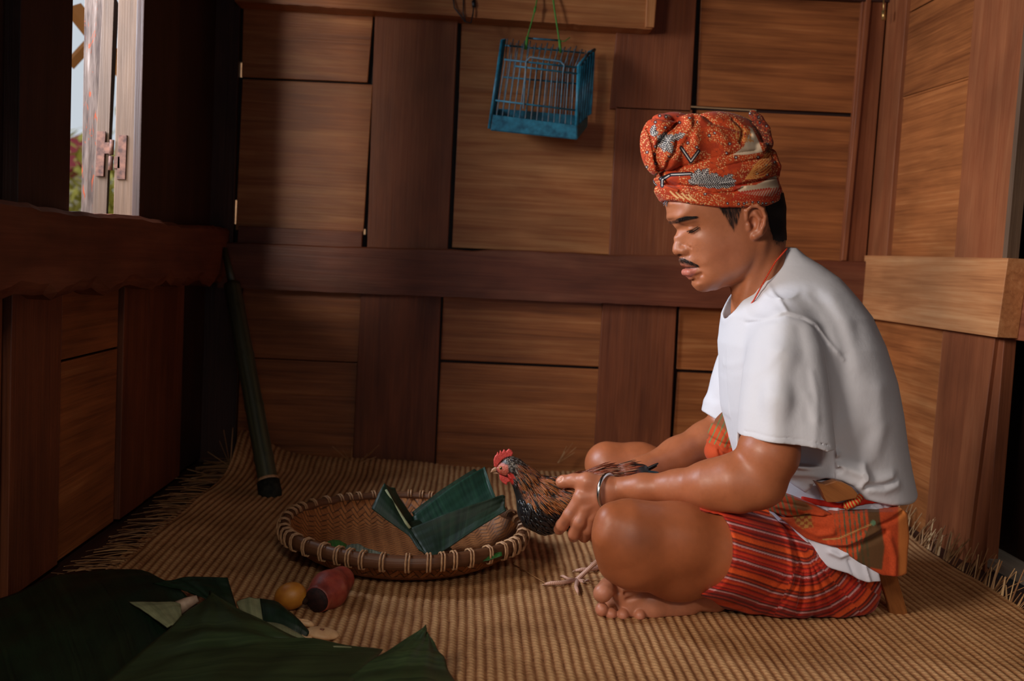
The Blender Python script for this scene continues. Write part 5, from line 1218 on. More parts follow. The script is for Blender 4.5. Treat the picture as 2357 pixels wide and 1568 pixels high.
# ================================================================== TRAY
TC = at(931, 1240, 2.185); TC[2] = 0; R_ = .262
tray = empty('winnowing_tray', TC); tag(tray, 'round woven bamboo winnowing tray with a laced dark rim', 'tray')
k = NT('bamboo_weave'); o_ = k.obj()
def bands(off): # herringbone-ish twill: two strip directions in stepped blocks
    sx = k.n('SeparateXYZ'); k.l(k.mapping(o_, (1, 1, 1), rot=(0, 0, .62)), sx.inputs[0]); return sx
sx = bands(0); u_ = k.math('DIVIDE', sx.outputs[0], .0105); v_ = k.math('DIVIDE', sx.outputs[1], .0105)
fu = k.math('FLOOR', u_); fv = k.math('FLOOR', v_); dd = k.math('FLOORED_MODULO', k.math('ADD', fu, k.math('MULTIPLY', fv, 1)), 4.0)
sel = k.math('LESS_THAN', dd, 1.5)
eu = k.math('ABSOLUTE', k.math('SUBTRACT', k.math('FRACT', u_), .5)); ev = k.math('ABSOLUTE', k.math('SUBTRACT', k.math('FRACT', v_), .5))
ed = k.n('Mix'); k.l(sel, ed.inputs[0]); k.l(eu, ed.inputs[2]); k.l(ev, ed.inputs[3]); gap = k.math('SMOOTH_MIN', k.math('MULTIPLY', k.math('SUBTRACT', .5, ed.outputs[0]), 5), 1.0, .2)
gn = k.n('Mix'); k.l(sel, gn.inputs[0]); k.l(k.noise(k.mapping(o_, (30, 400, 30), rot=(0, 0, .62)), 1, 2), gn.inputs[2]); k.l(k.noise(k.mapping(o_, (400, 30, 30), rot=(0, 0, .62)), 1, 2), gn.inputs[3])
big = k.noise(o_, 9, 3)
c = k.ramp(k.math('ADD', k.math('MULTIPLY', sel, .14), k.math('ADD', k.math('MULTIPLY', gn.outputs[0], .6), k.math('MULTIPLY', big, .35))), [(.3, srgb(112, 62, 30)), (.7, srgb(166, 104, 56))]); c = k.mix(gap, srgb(40, 20, 10), c); k.col(c).rough(.55, .4)
k.bump(gap, .6, .0012); BW = k.m
prof = [(.0, .006), (.10, .006), (.17, .0085), (.20, .014), (.225, .028), (.245, .048), (.256, .066), (.262, .066), (.262, .058), (.250, .042), (.232, .020), (.205, .006), (.17, .0015), (.10, .0), (.0, .0)]
ns = 128; V = []; Fq = []
for i, (r_, z_) in enumerate(prof):
    for j_ in range(ns):
        a = 2*PI*j_/ns; V.append(TC+np.array([r_*math.cos(a), r_*math.sin(a), z_]))
for i in range(len(prof)-1):
    for j_ in range(ns): Fq.append((i*ns+j_, i*ns+(j_+1) % ns, (i+1)*ns+(j_+1) % ns, (i+1)*ns+j_))
ob = mesh_obj('woven_bowl', V, Fq, BW, tray, True)
rp2 = [(.252, .068), (.256, .074), (.266, .076), (.272, .071), (.274, .058), (.271, .048), (.264, .048), (.262, .056), (.254, .058)]
m = MB(); V = []; G = []
for j_ in range(160):
    a = 2*PI*j_/160; w_ = 1+.004*math.sin(a*9)+.003*math.sin(a*23)
    for r_, z_ in rp2: V.append(TC+np.array([r_*w_*math.cos(a), r_*w_*math.sin(a), z_+.0015*math.sin(a*5)])); G.append((a*.26, r_, z_))
nr = len(rp2); m.add(V, [(j_*nr+k_, j_*nr+(k_+1) % nr, ((j_+1) % 160)*nr+(k_+1) % nr, ((j_+1) % 160)*nr+k_) for j_ in range(160) for k_ in range(nr)], np.array(G), .45)
m.build('rim', wood('bamboo_rim', srgb(58, 32, 20), srgb(106, 66, 42), srgb(150, 104, 72), .1, .45, .3), tray, True)
k = NT('rattan'); nn = k.noise(k.obj(), 90, 3); k.col(k.ramp(nn, [(.3, srgb(140, 96, 62)), (.7, srgb(202, 158, 116))])).rough(.5); RAT = k.m
def binding_mesh():
    m = MB()
    for off in (-.0032, .0032):
        loop = [(.250, .066), (.2535, .0755), (.262, .0795), (.2735, .0775), (.2775, .070), (.2785, .058), (.2755, .046), (.268, .043), (.258, .050)]
        m.tube([(r_, off+.0012*math.sin(i), z_) for i, (r_, z_) in enumerate(loop)], .0021, 6)
    return m
b0 = None
for i in range(46):
    a = 2*PI*(i+.3*math.sin(i*5.1))/46
    if b0 is None: b0 = binding_mesh().build('binding', RAT, None, True); o = b0
    else: o = b0.copy(); C.objects.link(o)
    o.parent = tray; o.matrix_parent_inverse = Matrix.Identity(4); o.location = (0, 0, .0015*math.sin(a*5)); o.rotation_euler = (0, 0, a)
# leaf parcel in the tray
lp = empty('folded_leaf', at(1000, 1275, 2.12)*np.array([1, 1, 0])); tag(lp, 'dark green folded banana leaf fanned open, standing in the woven tray', 'leaf')
sheet('leaf_fold', [(950, 1190, 2.17), (1020, 1135, 2.22), (1112, 1076, 2.28), (1117, 1076, 2.28)], [(975, 1262, 2.08), (1060, 1200, 2.14), (1137, 1150, 2.20), (1140, 1142, 2.20)], LT, lp, -.012, .002, .0016, 26, 11)
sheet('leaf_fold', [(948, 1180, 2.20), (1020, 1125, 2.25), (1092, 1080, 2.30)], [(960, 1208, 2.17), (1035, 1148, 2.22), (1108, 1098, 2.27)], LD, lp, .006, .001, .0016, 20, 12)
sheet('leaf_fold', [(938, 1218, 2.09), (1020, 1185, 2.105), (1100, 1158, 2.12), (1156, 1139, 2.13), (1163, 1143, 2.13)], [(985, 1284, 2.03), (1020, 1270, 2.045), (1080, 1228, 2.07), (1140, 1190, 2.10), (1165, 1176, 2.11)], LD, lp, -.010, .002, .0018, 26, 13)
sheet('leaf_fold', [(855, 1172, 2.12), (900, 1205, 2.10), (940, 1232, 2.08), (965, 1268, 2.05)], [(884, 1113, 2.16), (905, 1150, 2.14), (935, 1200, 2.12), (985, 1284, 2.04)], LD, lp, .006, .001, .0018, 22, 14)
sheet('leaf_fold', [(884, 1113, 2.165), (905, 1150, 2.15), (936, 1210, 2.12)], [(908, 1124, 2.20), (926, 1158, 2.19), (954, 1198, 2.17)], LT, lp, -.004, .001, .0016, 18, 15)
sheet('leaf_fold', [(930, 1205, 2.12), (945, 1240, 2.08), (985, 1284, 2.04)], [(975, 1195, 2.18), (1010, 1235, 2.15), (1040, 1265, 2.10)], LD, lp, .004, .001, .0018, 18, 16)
m = MB(); m.tube([at(888, 1128, 2.15), at(905, 1160, 2.135), at(928, 1196, 2.11), at(944, 1216, 2.09)], [.003, .0045, .0045, .003], 8); m.build('midrib', LP, lp, True)
def tz(px, py, z): return (px, py, atz(px, py, z)[1])
o = sheet('leaf_scrap', [tz(752, 1250, .022), tz(762, 1243, .02), tz(780, 1243, .02), tz(798, 1256, .018)], [tz(757, 1262, .03), tz(770, 1268, .03), tz(785, 1268, .03), tz(798, 1262, .024)], LB, None, .006, .001, .0012, 14, 21)
tag(o, 'rounded green leaf scrap inside the near left rim of the tray', 'leaf', 'leaf scraps in the tray')
o = sheet('leaf_scrap', [tz(798, 1262, .03), tz(812, 1254, .04), tz(850, 1270, .032), (900, 1284, 1.985)], [tz(800, 1274, .04), tz(815, 1276, .045), tz(850, 1284, .048), (896, 1291, 1.96)], leafmat('dried_leaf', srgb(44, 58, 44), srgb(110, 108, 90), .7, .3), None, .010, .003, .0012, 16, 22)
tag(o, 'shrivelled grey-green leaf scrap on the tray beside the rounded one', 'leaf', 'leaf scraps in the tray')
o = sheet('leaf_scrap', [(1080, 1292, 2.005), (1115, 1280, 2.0), (1155, 1271, 2.0)], [(1082, 1298, 1.985), (1120, 1292, 1.975), (1156, 1279, 1.98)], LB, None, .004, .001, .0012, 12, 23)
tag(o, 'bright green leaf strip at the near right rim of the tray', 'leaf', 'leaf scraps in the tray')

# ================================================================== FRUIT
def sdf_thing(name, build, lo, hi, h, mat_, parent=None, paint=None, sm=1):
    f = Fld(lo, hi, h, .03); build(f); V, Q = f.mesh(sm); return mesh_obj(name, V, Q, mat_, parent, True, {'Col': ('FLOAT_COLOR', paint(V))} if paint else None)
fa, fb_ = at(734, 1407, 1.80), at(783, 1366, 1.875); fa[2] = .026; fb_[2] = .036
fr = empty('fruit', (fa+fb_)/2*np.array([1, 1, 0])); tag(fr, 'reddish-brown cut root lying on the mat in front of the tray, cut face dark', 'fruit')
k = NT('red_skin'); n1 = k.noise(k.obj(), 28, 4, .6); n2 = k.noise(k.obj(), 160, 3); k.col(k.ramp(n1, [(.3, srgb(84, 30, 24)), (.5, srgb(140, 52, 38)), (.7, srgb(160, 84, 60))])).rough(.5); k.bump(n2, .3, .002)
def bf1(f):
    f.cap(fa, fa+(fb_-fa)*.45, .0265, .0345, k=.01).cap(fa+(fb_-fa)*.45, fb_, .0345, .026, k=.01)
    ax = (fb_-fa)/np.linalg.norm(fb_-fa); X = f.x[:, None, None]-fa[0]; Y = f.y[None, :, None]-fa[1]; Z_ = f.z[None, None, :]-fa[2]
    f.D = smax(f.D, (-(X*ax[0]+Y*ax[1]+Z_*ax[2])-.010).astype(np.float32), .003)
sdf_thing('flesh', bf1, np.minimum(fa, fb_)-.05, np.maximum(fa, fb_)+.05, .0018, k.m, fr)
ax = (fb_-fa)/np.linalg.norm(fb_-fa); m = MB(); m.tube([fa-ax*.0125, fa-ax*.009], [.022, .0235], 24); k = NT('dark_cut'); nn = k.noise(k.obj(), 120, 3); k.col(k.ramp(nn, [(.3, srgb(22, 12, 12)), (.7, srgb(56, 28, 24))])).rough(.7, .3); m.build('cut_face', k.m, fr, True)
m = MB(); m.tube([fb_+ax*.022, fb_+ax*.034], [.006, .003], 8); k = NT('pale_nub'); k.col(srgb(190, 140, 100)).rough(.6); m.build('tip', k.m, fr, True)
fc = at(668, 1402, 1.80); fc[2] = .027
fo2 = empty('fruit', fc*np.array([1, 1, 0])); tag(fo2, 'small round orange-yellow fruit beside the reddish root', 'fruit')
k = NT('orange_husk'); n1 = k.noise(k.obj(), 30, 4); k.col(k.ramp(n1, [(.3, srgb(150, 84, 24)), (.7, srgb(196, 128, 40))])).rough(.5); k.bump(n1, .3, .003)
sdf_thing('husk', lambda f: f.ell(fc, (.030, .024, .025), k=0, rot=-.3), fc-.05, fc+.05, .0018, k.m, fo2)
m = MB(); m.tube([fc+np.array([.024, -.004, -.004]), fc+np.array([.032, -.008, -.008])], [.009, .006], 8); k = NT('dark_calyx'); k.col(srgb(44, 24, 14)).rough(.8, .2); m.build('calyx', k.m, fo2, True)
sc_c = atz(742, 1458, .008)
k = NT('cut_flesh'); n1 = k.noise(k.obj(), 40, 4); k.col(k.ramp(n1, [(.3, srgb(190, 140, 98)), (.7, srgb(222, 180, 134))])).rough(.5, .4); FL = k.m
sl = empty('slice', sc_c*np.array([1, 1, 0])); tag(sl, 'pale oval slice of fruit lying on the mat near the leaf heap', 'slice')
sdf_thing('flesh', lambda f: f.ell(sc_c, (.029, .021, .0085), k=0, rot=.12), sc_c-.04, sc_c+.04, .0014, FL, sl)
m = MB(); m.tube([sc_c+np.array([.003, -.006, .0075]), sc_c+np.array([-.004, -.004, .0078])], [.003, .002], 6); k = NT('brown_seed'); k.col(srgb(120, 70, 44)).rough(.7); m.build('seed', k.m, sl, True)
for i, (a, b, lab, ry) in enumerate(((706, 1468, 'small pale chip touching the oval slice', (.010, .008, .007)), (704, 1434, 'brown curled peel between the orange fruit and the slice', (.016, .008, .006)))):
    c_ = atz(a, b, .006); o = sdf_thing('peel', lambda f: f.ell(c_, ry, k=0, rot=.3).ell(c_+np.array([0, 0, .006]), (ry[0]*.7, ry[1]*.7, .004), k=.001, op='s'), c_-.03, c_+.03, .0014, FL); tag(o, lab, 'peel')
b0_, b1_ = at(619, 1118, 2.68), at(534, 655, 2.985)
# ================================================================== BAMBOO TUBE
tb = empty('bamboo_tube', b0_*np.array([1, 1, 0])); tag(tb, 'long dark bamboo tube leaning into the back left corner', 'tube')
k = NT('dark_bamboo'); g = k.attr('gc'); n1 = k.noise(k.mapping(g, (2, 120, 120)), 1, 4); k.col(k.ramp(n1, [(.3, srgb(36, 42, 34)), (.7, srgb(84, 84, 60))])).rough(.4, .5); k.bump(n1, .2, .001); BB = k.m
m = MB(); pts = []; rr2 = []
for i in range(41):
    t = i/40; pts.append(b0_+(b1_-b0_)*t); nd = math.exp(-((t*4) % 1-.5)**2*900); rr2.append((.0265-.002*t)*(1+.07*nd))
m.tube(pts, rr2, 28); m.build('shaft', BB, tb, True)
dn = (b0_-b1_)/np.linalg.norm(b0_-b1_); k = NT('black_foot'); nn = k.noise(k.obj(), 80, 3); k.col(k.ramp(nn, [(.3, srgb(16, 18, 16)), (.7, srgb(44, 44, 36))])).rough(.8, .2)
m = MB(); m.tube([b0_-dn*.012, b0_+dn*.022, b0_+dn*.048], [.0305, .0315, .0265], 24); m.build('foot', k.m, tb, True)
m = MB(); m.tube([b0_-dn*.020, b0_-dn*.012], .0295, 24); m.build('ring', RAT, tb, True)
m = MB(); m.tube([at(536, 660, 2.985), at(516, 572, 3.03)], [.012, .009], 12); m.build('spout', BB, tb, True)

# ================================================================== BIRD CAGE
cg = empty('bird_cage', at(1245, 300, 3.02)); tag(cg, 'blue plastic bird cage hanging by green string on the back wall', 'cage')
k = NT('blue_plastic'); nn = k.noise(k.obj(), 50, 4); k.col(k.ramp(nn, [(.3, srgb(18, 74, 94)), (.7, srgb(44, 124, 146))])).rough(.45, .5); BP = k.m
k = NT('dusty_blue_bars'); nn = k.noise(k.obj(), 70, 4); k.col(k.ramp(nn, [(.35, srgb(60, 110, 130)), (.65, srgb(128, 128, 128))])).rough(.6, .4); BR = k.m
YF, YK = 2.955, 3.055
def slab(name, quad, thick, mat_=BP):
    q_ = [at(*p) for p in quad]; nrm = np.cross(q_[1]-q_[0], q_[3]-q_[0]); nrm /= np.linalg.norm(nrm)
    m = MB(); m.hexa([p-nrm*thick/2 for p in q_][::1]+[p+nrm*thick/2 for p in q_], 2); o = m.build(name, mat_, cg, bevel=.001); return o
# bottom tray
slab('tray_side', [(1130, 299, YF), (1328, 320, YF), (1327, 289, YF), (1134, 264, YF)], .005)
slab('tray_side', [(1328, 320, YF), (1350, 292, YK), (1352, 268, YK), (1327, 289, YF)], .005)
slab('tray_side', [(1130, 299, YF), (1146, 276, YK), (1150, 250, YK), (1134, 264, YF)], .005)
slab('tray_bottom', [(1130, 299, YF), (1328, 320, YF), (1350, 292, YK), (1146, 276, YK)], .005)
slab('tray_side', [(1146, 276, YK), (1350, 292, YK), (1352, 268, YK), (1150, 250, YK)], .005)
# sides
m = MB()
def bar(a, b, r): m.tube([at(*a), at(*b)], r, 6)
for t in np.linspace(0, 1, 4):
    bar((1126+9*t, 296-12*t, YF+.03*t), (1156+6*t, 92-2*t, YF+.03*t), .0055-.001*t)
m.build('side_panel', BP, cg, True)
m = MB()
for t in np.linspace(0, 1, 6):
    bar((1326+26*t, 290-24*t, YF+(YK-YF)*t), (1336+31*t, 152-38*t, YF+(YK-YF)*t), .005)
bar((1331, 152, YF), (1356, 122, YF+.06), .0045); bar((1354, 122, YF+.06), (1369, 114, YK), .0045); bar((1327, 289, YF), (1332, 152, YF), .006)
m.build('side_panel', BP, cg, True)
slab('side_panel', [(1352, 268, YK), (1362, 262, YK), (1370, 113, YK), (1356, 118, YK)], .006)
for i in range(14):   # front and top bars, each bent over at the top
    t = i/13; m = MB(); xb, yb = 1143+171*t, 266+23*t; xm, ym = 1163+158*t, 140+20*t; xt, yt_ = 1168+172*t, 90+20*t+random.uniform(-4, 4)
    m.tube([at(xb, yb, YF), at(xm, ym, YF+.002), at(xt, yt_, YF+.055)], .0019, 6); m.build('bar', BR, cg, True)
for i in range(14):
    t = i/13; m = MB(); m.tube([at(1156+180*t, 262+20*t, YK), at(1176+172*t, 98+18*t, YK)], .0016, 5); m.build('bar', BR, cg, True)
for a, b, c_, d, Y_ in ((1140, 231, 1324, 254, YF), (1156, 177, 1327, 193, YK), (1160, 137, 1335, 156, YF), (1184, 152, 1330, 170, YF-.002), (1158, 104, 1345, 122, YF+.05), (1216, 88, 1288, 93, YF+.06)):
    m = MB(); m.tube([at(a, b, Y_), at(c_, d, Y_)], .0028, 6); m.build('cross_bar', BP, cg, True)
m = MB(); m.tube([at(1205, 250, YF-.004), at(1211, 142, YF-.004), at(1220, 132, YF-.004), at(1290, 141, YF-.004), at(1299, 150, YF-.004), at(1296, 168, YF-.004)], .003, 6); m.build('door_wire', BR, cg, True)
k = NT('green_string'); k.col(srgb(70, 130, 50)).rough(.7, .3); GS = k.m
m = MB(); m.tube([at(1241, -30, 3.02), at(1232, 22, 3.01), at(1212, 92, YF+.05), at(1208, 112, YF+.05)], [.002, .0022, .0022, .003], 6).tube([at(1233, 15, 3.01), at(1230, 28, 3.01)], .004, 6).tube([at(1214, 85, YF+.05), at(1210, 114, YF+.05)], .0048, 6)
m.build('string', GS, cg, True)
m = MB(); m.tube([at(1270, -30, 3.02), at(1276, 20, 3.01), at(1287, 92, YF+.05), at(1290, 122, YF+.05)], [.003, .0028, .0022, .003], 6).tube([at(1288, 92, YF+.05), at(1290, 120, YF+.05)], .0045, 6).tube([at(1289, 95, YF+.05), at(1300, 95, YF+.05), at(1312, 86, YF+.05)], .0014, 5)
m.build('string', GS, cg, True)
k = NT('black_wire'); k.col(srgb(22, 18, 18)).rough(.5); BLW = k.m
m = MB(); m.tube([at(1038, -40, 3.031), at(1046, 18, 3.022), at(1062, 38, 3.02), at(1070, 50, 3.02), at(1084, 53, 3.02), at(1089, 30, 3.022), at(1094, -40, 3.031)], .0022, 6).tube([at(1068, -40, 3.03), at(1066, 30, 3.025), at(1072, 50, 3.02)], .0018, 6).tube([at(1090, 2, 3.028), at(1091, 16, 3.026)], .006, 8)
o = m.build('wire_hook', BLW, None, True); tag(o, 'black wire hook hanging from the beam left of the cage', 'hook')
k = NT('brass'); k.col(srgb(190, 150, 90)).rough(.35); k.b.inputs['Metallic'].default_value = .8
m = MB(); m.tube([at(2034, 24, 3.03), at(2034, 46, 3.03)], .006, 10).tube([at(2034, -10, 3.04), at(2034, 26, 3.03)], .002, 6); o = m.build('latch_pin', k.m, None, True); tag(o, 'small brass pin hanging at the top of the right corner', 'pin')

# ================================================================== DAGGER in the sash
dg = empty('dagger', at(2050, 1420, 1.92)); tag(dg, 'dagger in a brown wooden sheath tucked into the back of the sash', 'dagger')
WT = wood('carved_wood', srgb(84, 44, 20), srgb(140, 84, 42), srgb(172, 112, 62), .25, .45, .3)
def prism(name, poly, Ys, thick, grain, parent=dg):
    m = MB(); n_ = len(poly); fr_ = [at(a, b, y_) for (a, b), y_ in zip(poly, Ys)]; bk = [p+np.array([0, thick, 0]) for p in fr_]
    v = fr_+bk; gd = (fr_[0]-fr_[n_//2]); gd /= np.linalg.norm(gd); gc = np.array([[np.dot(p, grain), p[1]*.3, np.dot(p, np.cross(grain, [0, 1, 0]))] for p in v])
    m.add(v, [tuple(range(n_))[::-1], tuple(range(n_, 2*n_))]+[(i, (i+1) % n_, n_+(i+1) % n_, n_+i) for i in range(n_)], gc, .55)
    o = m.build(name, WT, parent, bevel=.004); return o
dvec = at(2072, 1420, 1.92)-at(2035, 1315, 1.88); dvec /= np.linalg.norm(dvec)
prism('sheath', [(2052, 1426), (2092, 1419), (2089, 1405), (2064, 1318), (2040, 1270), (2000, 1270), (2014, 1306), (2036, 1360), (2046, 1392)], [1.915, 1.915, 1.91, 1.875, 1.87, 1.87, 1.875, 1.895, 1.905], .018, dvec)
gv = at(1960, 1150, 1.83)-at(1900, 1112, 1.83); gv /= np.linalg.norm(gv)
prism('sheath_mouth', [(1878, 1110), (1886, 1113), (1899, 1115), (1925, 1107), (1944, 1112), (1962, 1122), (1976, 1138), (1972, 1148), (1944, 1153), (1928, 1157), (1904, 1157), (1898, 1146), (1890, 1128)], [1.812]*13, .022, gv)
prism('sheath', [(1925, 1170), (1960, 1150), (2040, 1290), (2005, 1300)], [1.852, 1.852, 1.872, 1.872], .012, dvec)

# ================================================================== ROOSTER
rs_ = empty('rooster', atz(1335, 1348, 0)); tag(rs_, 'small rooster with red comb and black breast, held in the man\'s hands', 'rooster')
RY = 2.0; RS = RY/F
lo = at(1125, 1380, 2.05); hi = at(1525, 1025, 2.0)
rf = Fld((lo[0]-.02, 1.90, -.004), (hi[0]+.02, 2.10, hi[2]+.01), .0016)
q3 = lambda a, b, y=0.0: at(a, b, RY)+np.array([0, y, 0])
rf.chain([(q3(1161, 1078), .0125), (q3(1172, 1074), .0165), (q3(1186, 1082), .0185), (q3(1204, 1102), .0235), (q3(1222, 1132), .030), (q3(1238, 1160), .041)], k=.012)
rf.ell(q3(1154, 1081), (.012, .009, .009), k=.006)
rf.ell(q3(1252, 1172), (.050, .044, .048), k=.018, rot=-.3)
rf.chain([(q3(1250, 1168), .043), (q3(1320, 1150), .046), (q3(1390, 1128), .044), (q3(1450, 1100), .028), (q3(1480, 1086), .014)], k=.02)
rf.ell(q3(1350, 1190), (.055, .042, .038), k=.02)
rf.ell(q3(1262, 1118), (.030, .030, .018), k=.014, rot=.3)
# thighs
for s_ in (-1, 1): rf.chain([(q3(1380, 1190, .022*s_), .026), (q3(1395, 1250, .026*s_), .017), (q3(1385, 1285, .028*s_), .009)], k=.012)
V, Q = rf.mesh(1); Nn = vnormals(V, Q); print('rooster', len(V))
k = NT('plumage_skin'); k.col(k.attr('Col', 'Color')).rough(.42, .5); nn = k.noise(k.mapping(k.obj(), (60, 60, 160)), 3, 4, .6); k.bump(nn, .5, .002); PL = k.m
def bird_col(x, y, seed=0):
    n = len(x); col = np.tile(c3(24, 19, 18), (n, 1)); nz = vn2(x/5, y/5, 4+seed); nf = vn2(x/2.2, y/6, 7+seed)
    hk = polysd(x, y, [(1190, 1075), (1222, 1076), (1245, 1105), (1285, 1100), (1335, 1125), (1318, 1152), (1296, 1178), (1262, 1184), (1236, 1168), (1206, 1146), (1196, 1120)])
    col = lay(col, sst(6, -6, hk)*(.35+.65*(nf > .42)), c3(148, 82, 40)); col = lay(col, sst(6, -6, hk)*.5*sst(1130, 1090, y), c3(110, 48, 26))
    bl = polysd(x, y, [(1320, 1074), (1350, 1078), (1470, 1074), (1478, 1100), (1320, 1120)]); col = lay(col, sst(5, -5, bl)*(.4+.5*(nf > .4)), c3(116, 44, 28))
    hd = polysd(x, y, [(1150, 1056), (1180, 1050), (1206, 1066), (1200, 1095), (1184, 1115), (1178, 1090), (1166, 1064)]); col = lay(col, sst(4, -3, hd)*sst(.5, .7, vn2(x/1.8, y/2.4, 3))*.8, c3(150, 140, 130))
    return col
x, y = proj(V[:, 0], V[:, 1], V[:, 2]); col = bird_col(x, y)
fcm = sst(3, -3, np.hypot((x-1157), (y-1081)*.85)-12.5+4*(vn2(x/4, y/4, 6)-.5)); FR = c3(176, 78, 62); col = lay(col, fcm, FR); col = lay(col, fcm*sst(.5, .8, vn2(x/2, y/2, 5))*.4, c3(214, 150, 130))
col = lay(col, sst(4, -2, np.hypot(x-1178, (y-1102)*.7)-8)*.9, c3(196, 52, 44))
body_r = mesh_obj('body', V, Q, PL, rs_, True, {'Col': ('FLOAT_COLOR', col)})
# feathers laid along the body
r6 = np.random.default_rng(21)
def flow(x, y):
    d = np.array([0.35, 1.0])
    pts_ = [((1180, 1070), (.75, .66)), ((1215, 1100), (.5, .86)), ((1225, 1140), (.45, .9)), ((1200, 1160), (.25, 1)), ((1250, 1150), (.75, .66)), ((1280, 1120), (.9, .35)), ((1300, 1160), (.8, .6)), ((1250, 1200), (.75, .66)), ((1290, 1215), (.97, .2)), ((1350, 1090), (1, 0)), ((1440, 1085), (1, -.1)), ((1380, 1200), (.9, .4))]
    w_ = np.array([1/((x-a)**2+(y-b)**2+30) for (a, b), _ in pts_]); f_ = (w_[:, None]*np.array([q_ for _, q_ in pts_])).sum(0); return f_/np.linalg.norm(f_)
def feathers(name, idxs, Lr, Wr, colf, lift=.12, mat_=None):
    VV = []; FF = []; CC = []; b = 0
    for i in idxs:
        p = V[i]; nrm = Nn[i]; fx, fy = flow(x[i], y[i]); d = rt*fx-up*fy; d = d-nrm*np.dot(d, nrm); d /= np.linalg.norm(d)+1e-9; d = d+rt*r6.normal(0, .05)-up*r6.normal(0, .05); d = d-nrm*np.dot(d, nrm); d /= np.linalg.norm(d); s = np.cross(nrm, d); L_ = r6.uniform(*Lr); W_ = r6.uniform(*Wr); cs, ce = colf(i)
        for t, wf, h_ in ((0, .35, .0), (.35, 1, .9), (.7, .8, 1.0), (1.0, .06, .55)):
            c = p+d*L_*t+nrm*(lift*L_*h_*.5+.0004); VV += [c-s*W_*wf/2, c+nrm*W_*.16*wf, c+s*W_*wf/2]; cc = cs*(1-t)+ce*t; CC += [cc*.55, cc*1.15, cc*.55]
        for k_ in range(3):
            for j_ in range(2): FF.append((b+k_*3+j_, b+k_*3+j_+1, b+k_*3+j_+4, b+k_*3+j_+3))
        b += 12
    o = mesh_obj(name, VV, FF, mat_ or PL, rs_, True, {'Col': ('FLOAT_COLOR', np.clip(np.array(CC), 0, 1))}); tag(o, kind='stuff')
    s = o.modifiers.new('thick', 'SOLIDIFY'); s.thickness = .0005; return o
near = (Nn[:, 1] < .55)
hk = polysd(x, y, [(1186, 1066), (1222, 1074), (1245, 1100), (1285, 1098), (1320, 1120), (1300, 1160), (1262, 1172), (1232, 1158), (1206, 1140), (1190, 1110)])
ids = np.where((hk < 0) & near)[0]; ids = ids[np.argsort(-x[ids])]; ids = r6.choice(ids, 620, replace=False); OR_, O2, BK = c3(172, 104, 50), c3(128, 58, 28), c3(22, 16, 15)
feathers('hackle_feathers', ids, (.018, .034), (.0022, .0038), lambda i: ((O2 if r6.random() < .5 else BK), (OR_ if r6.random() < .68 else BK)))
br = polysd(x, y, [(1190, 1140), (1230, 1160), (1262, 1178), (1310, 1168), (1340, 1200), (1330, 1240), (1240, 1230), (1200, 1200)]); ids = r6.choice(np.where((br < 0) & near)[0], 300, replace=False)
k = NT('glossy_black_plumage'); k.col(k.attr('Col', 'Color')).rough(.28, .6); GB = k.m
feathers('breast_feathers', ids, (.012, .022), (.005, .009), lambda i: (c3(16, 14, 15), c3(30, 28, 32)), .05, GB)
hd = polysd(x, y, [(1158, 1056), (1182, 1048), (1214, 1068), (1212, 1100), (1186, 1122), (1178, 1096), (1168, 1064)]); ids = r6.choice(np.where(hd < 0)[0], 330, replace=False)
feathers('head_feathers', ids, (.004, .010), (.0012, .0022), lambda i: (c3(40, 28, 24), c3(150, 138, 128) if r6.random() < .35 else c3(40, 26, 22)), .2)
sd_ = polysd(x, y, [(1300, 1076), (1350, 1070), (1435, 1070), (1440, 1092), (1420, 1110), (1300, 1112)]); ids = r6.choice(np.where((sd_ < 0))[0], 330, replace=False)
feathers('saddle_feathers', ids, (.022, .042), (.003, .0055), lambda i: (O2*.8, c3(134, 60, 34) if r6.random() < .7 else c3(150, 110, 84)), .03)
# comb, wattle, beak, eye
k = NT('comb_flesh'); nn = k.noise(k.obj(), 500, 3); k.col(k.ramp(nn, [(.3, srgb(170, 40, 40)), (.7, srgb(226, 92, 84))])).rough(.55, .4); k.bump(nn, .5, .0008); k.b.inputs['Subsurface Weight'].default_value = .15; k.b.inputs['Subsurface Radius'].default_value = (.004, .001, .001); CF = k.m
def flatthing(name, poly, y0, y1, rnd, mat_, h=.0008):
    P_ = np.array([at(a, b, RY) for a, b in poly]); f = Fld(P_.min(0)-.006, P_.max(0)+.006, h, .02)
    f.y = (min(y0, y1)-.006+h*np.arange(int((abs(y1-y0)+.012)/h)+1)+RY).astype(np.float32); f.n = np.array([f.n[0], len(f.y), f.n[2]]); f.lo[1] = f.y[0]
    A_, B_ = f.ab(RY); sd = polysd(A_, B_, poly)*RS; d = np.maximum(sd[:, None, :]+rnd, np.abs(f.y-RY-(y0+y1)/2)[None, :, None]-abs(y1-y0)/2+rnd)
    o1 = np.maximum(sd[:, None, :]+rnd, 0); o2 = np.maximum(np.abs(f.y-RY-(y0+y1)/2)[None, :, None]-abs(y1-y0)/2+rnd, 0)
    f.D = (np.sqrt(o1**2+o2**2)-rnd+np.minimum(d, 0)).astype(np.float32); V_, Q_ = f.mesh(1); return mesh_obj(name, V_, Q_, mat_, rs_, True)
flatthing('comb', [(1137, 1074), (1136, 1060), (1139, 1050), (1143, 1046), (1145, 1040), (1149, 1045), (1151, 1036), (1156, 1041), (1160, 1034), (1165, 1039), (1171, 1033), (1178, 1037), (1181, 1043), (1178, 1050), (1168, 1052), (1158, 1057), (1149, 1066), (1143, 1076)], -.0035, .0035, .0022, CF)
flatthing('wattle', [(1149, 1091), (1158, 1094), (1170, 1099), (1177, 1100), (1176, 1107), (1168, 1109), (1166, 1116), (1157, 1110), (1150, 1102)], -.0085, -.003, .0022, CF)
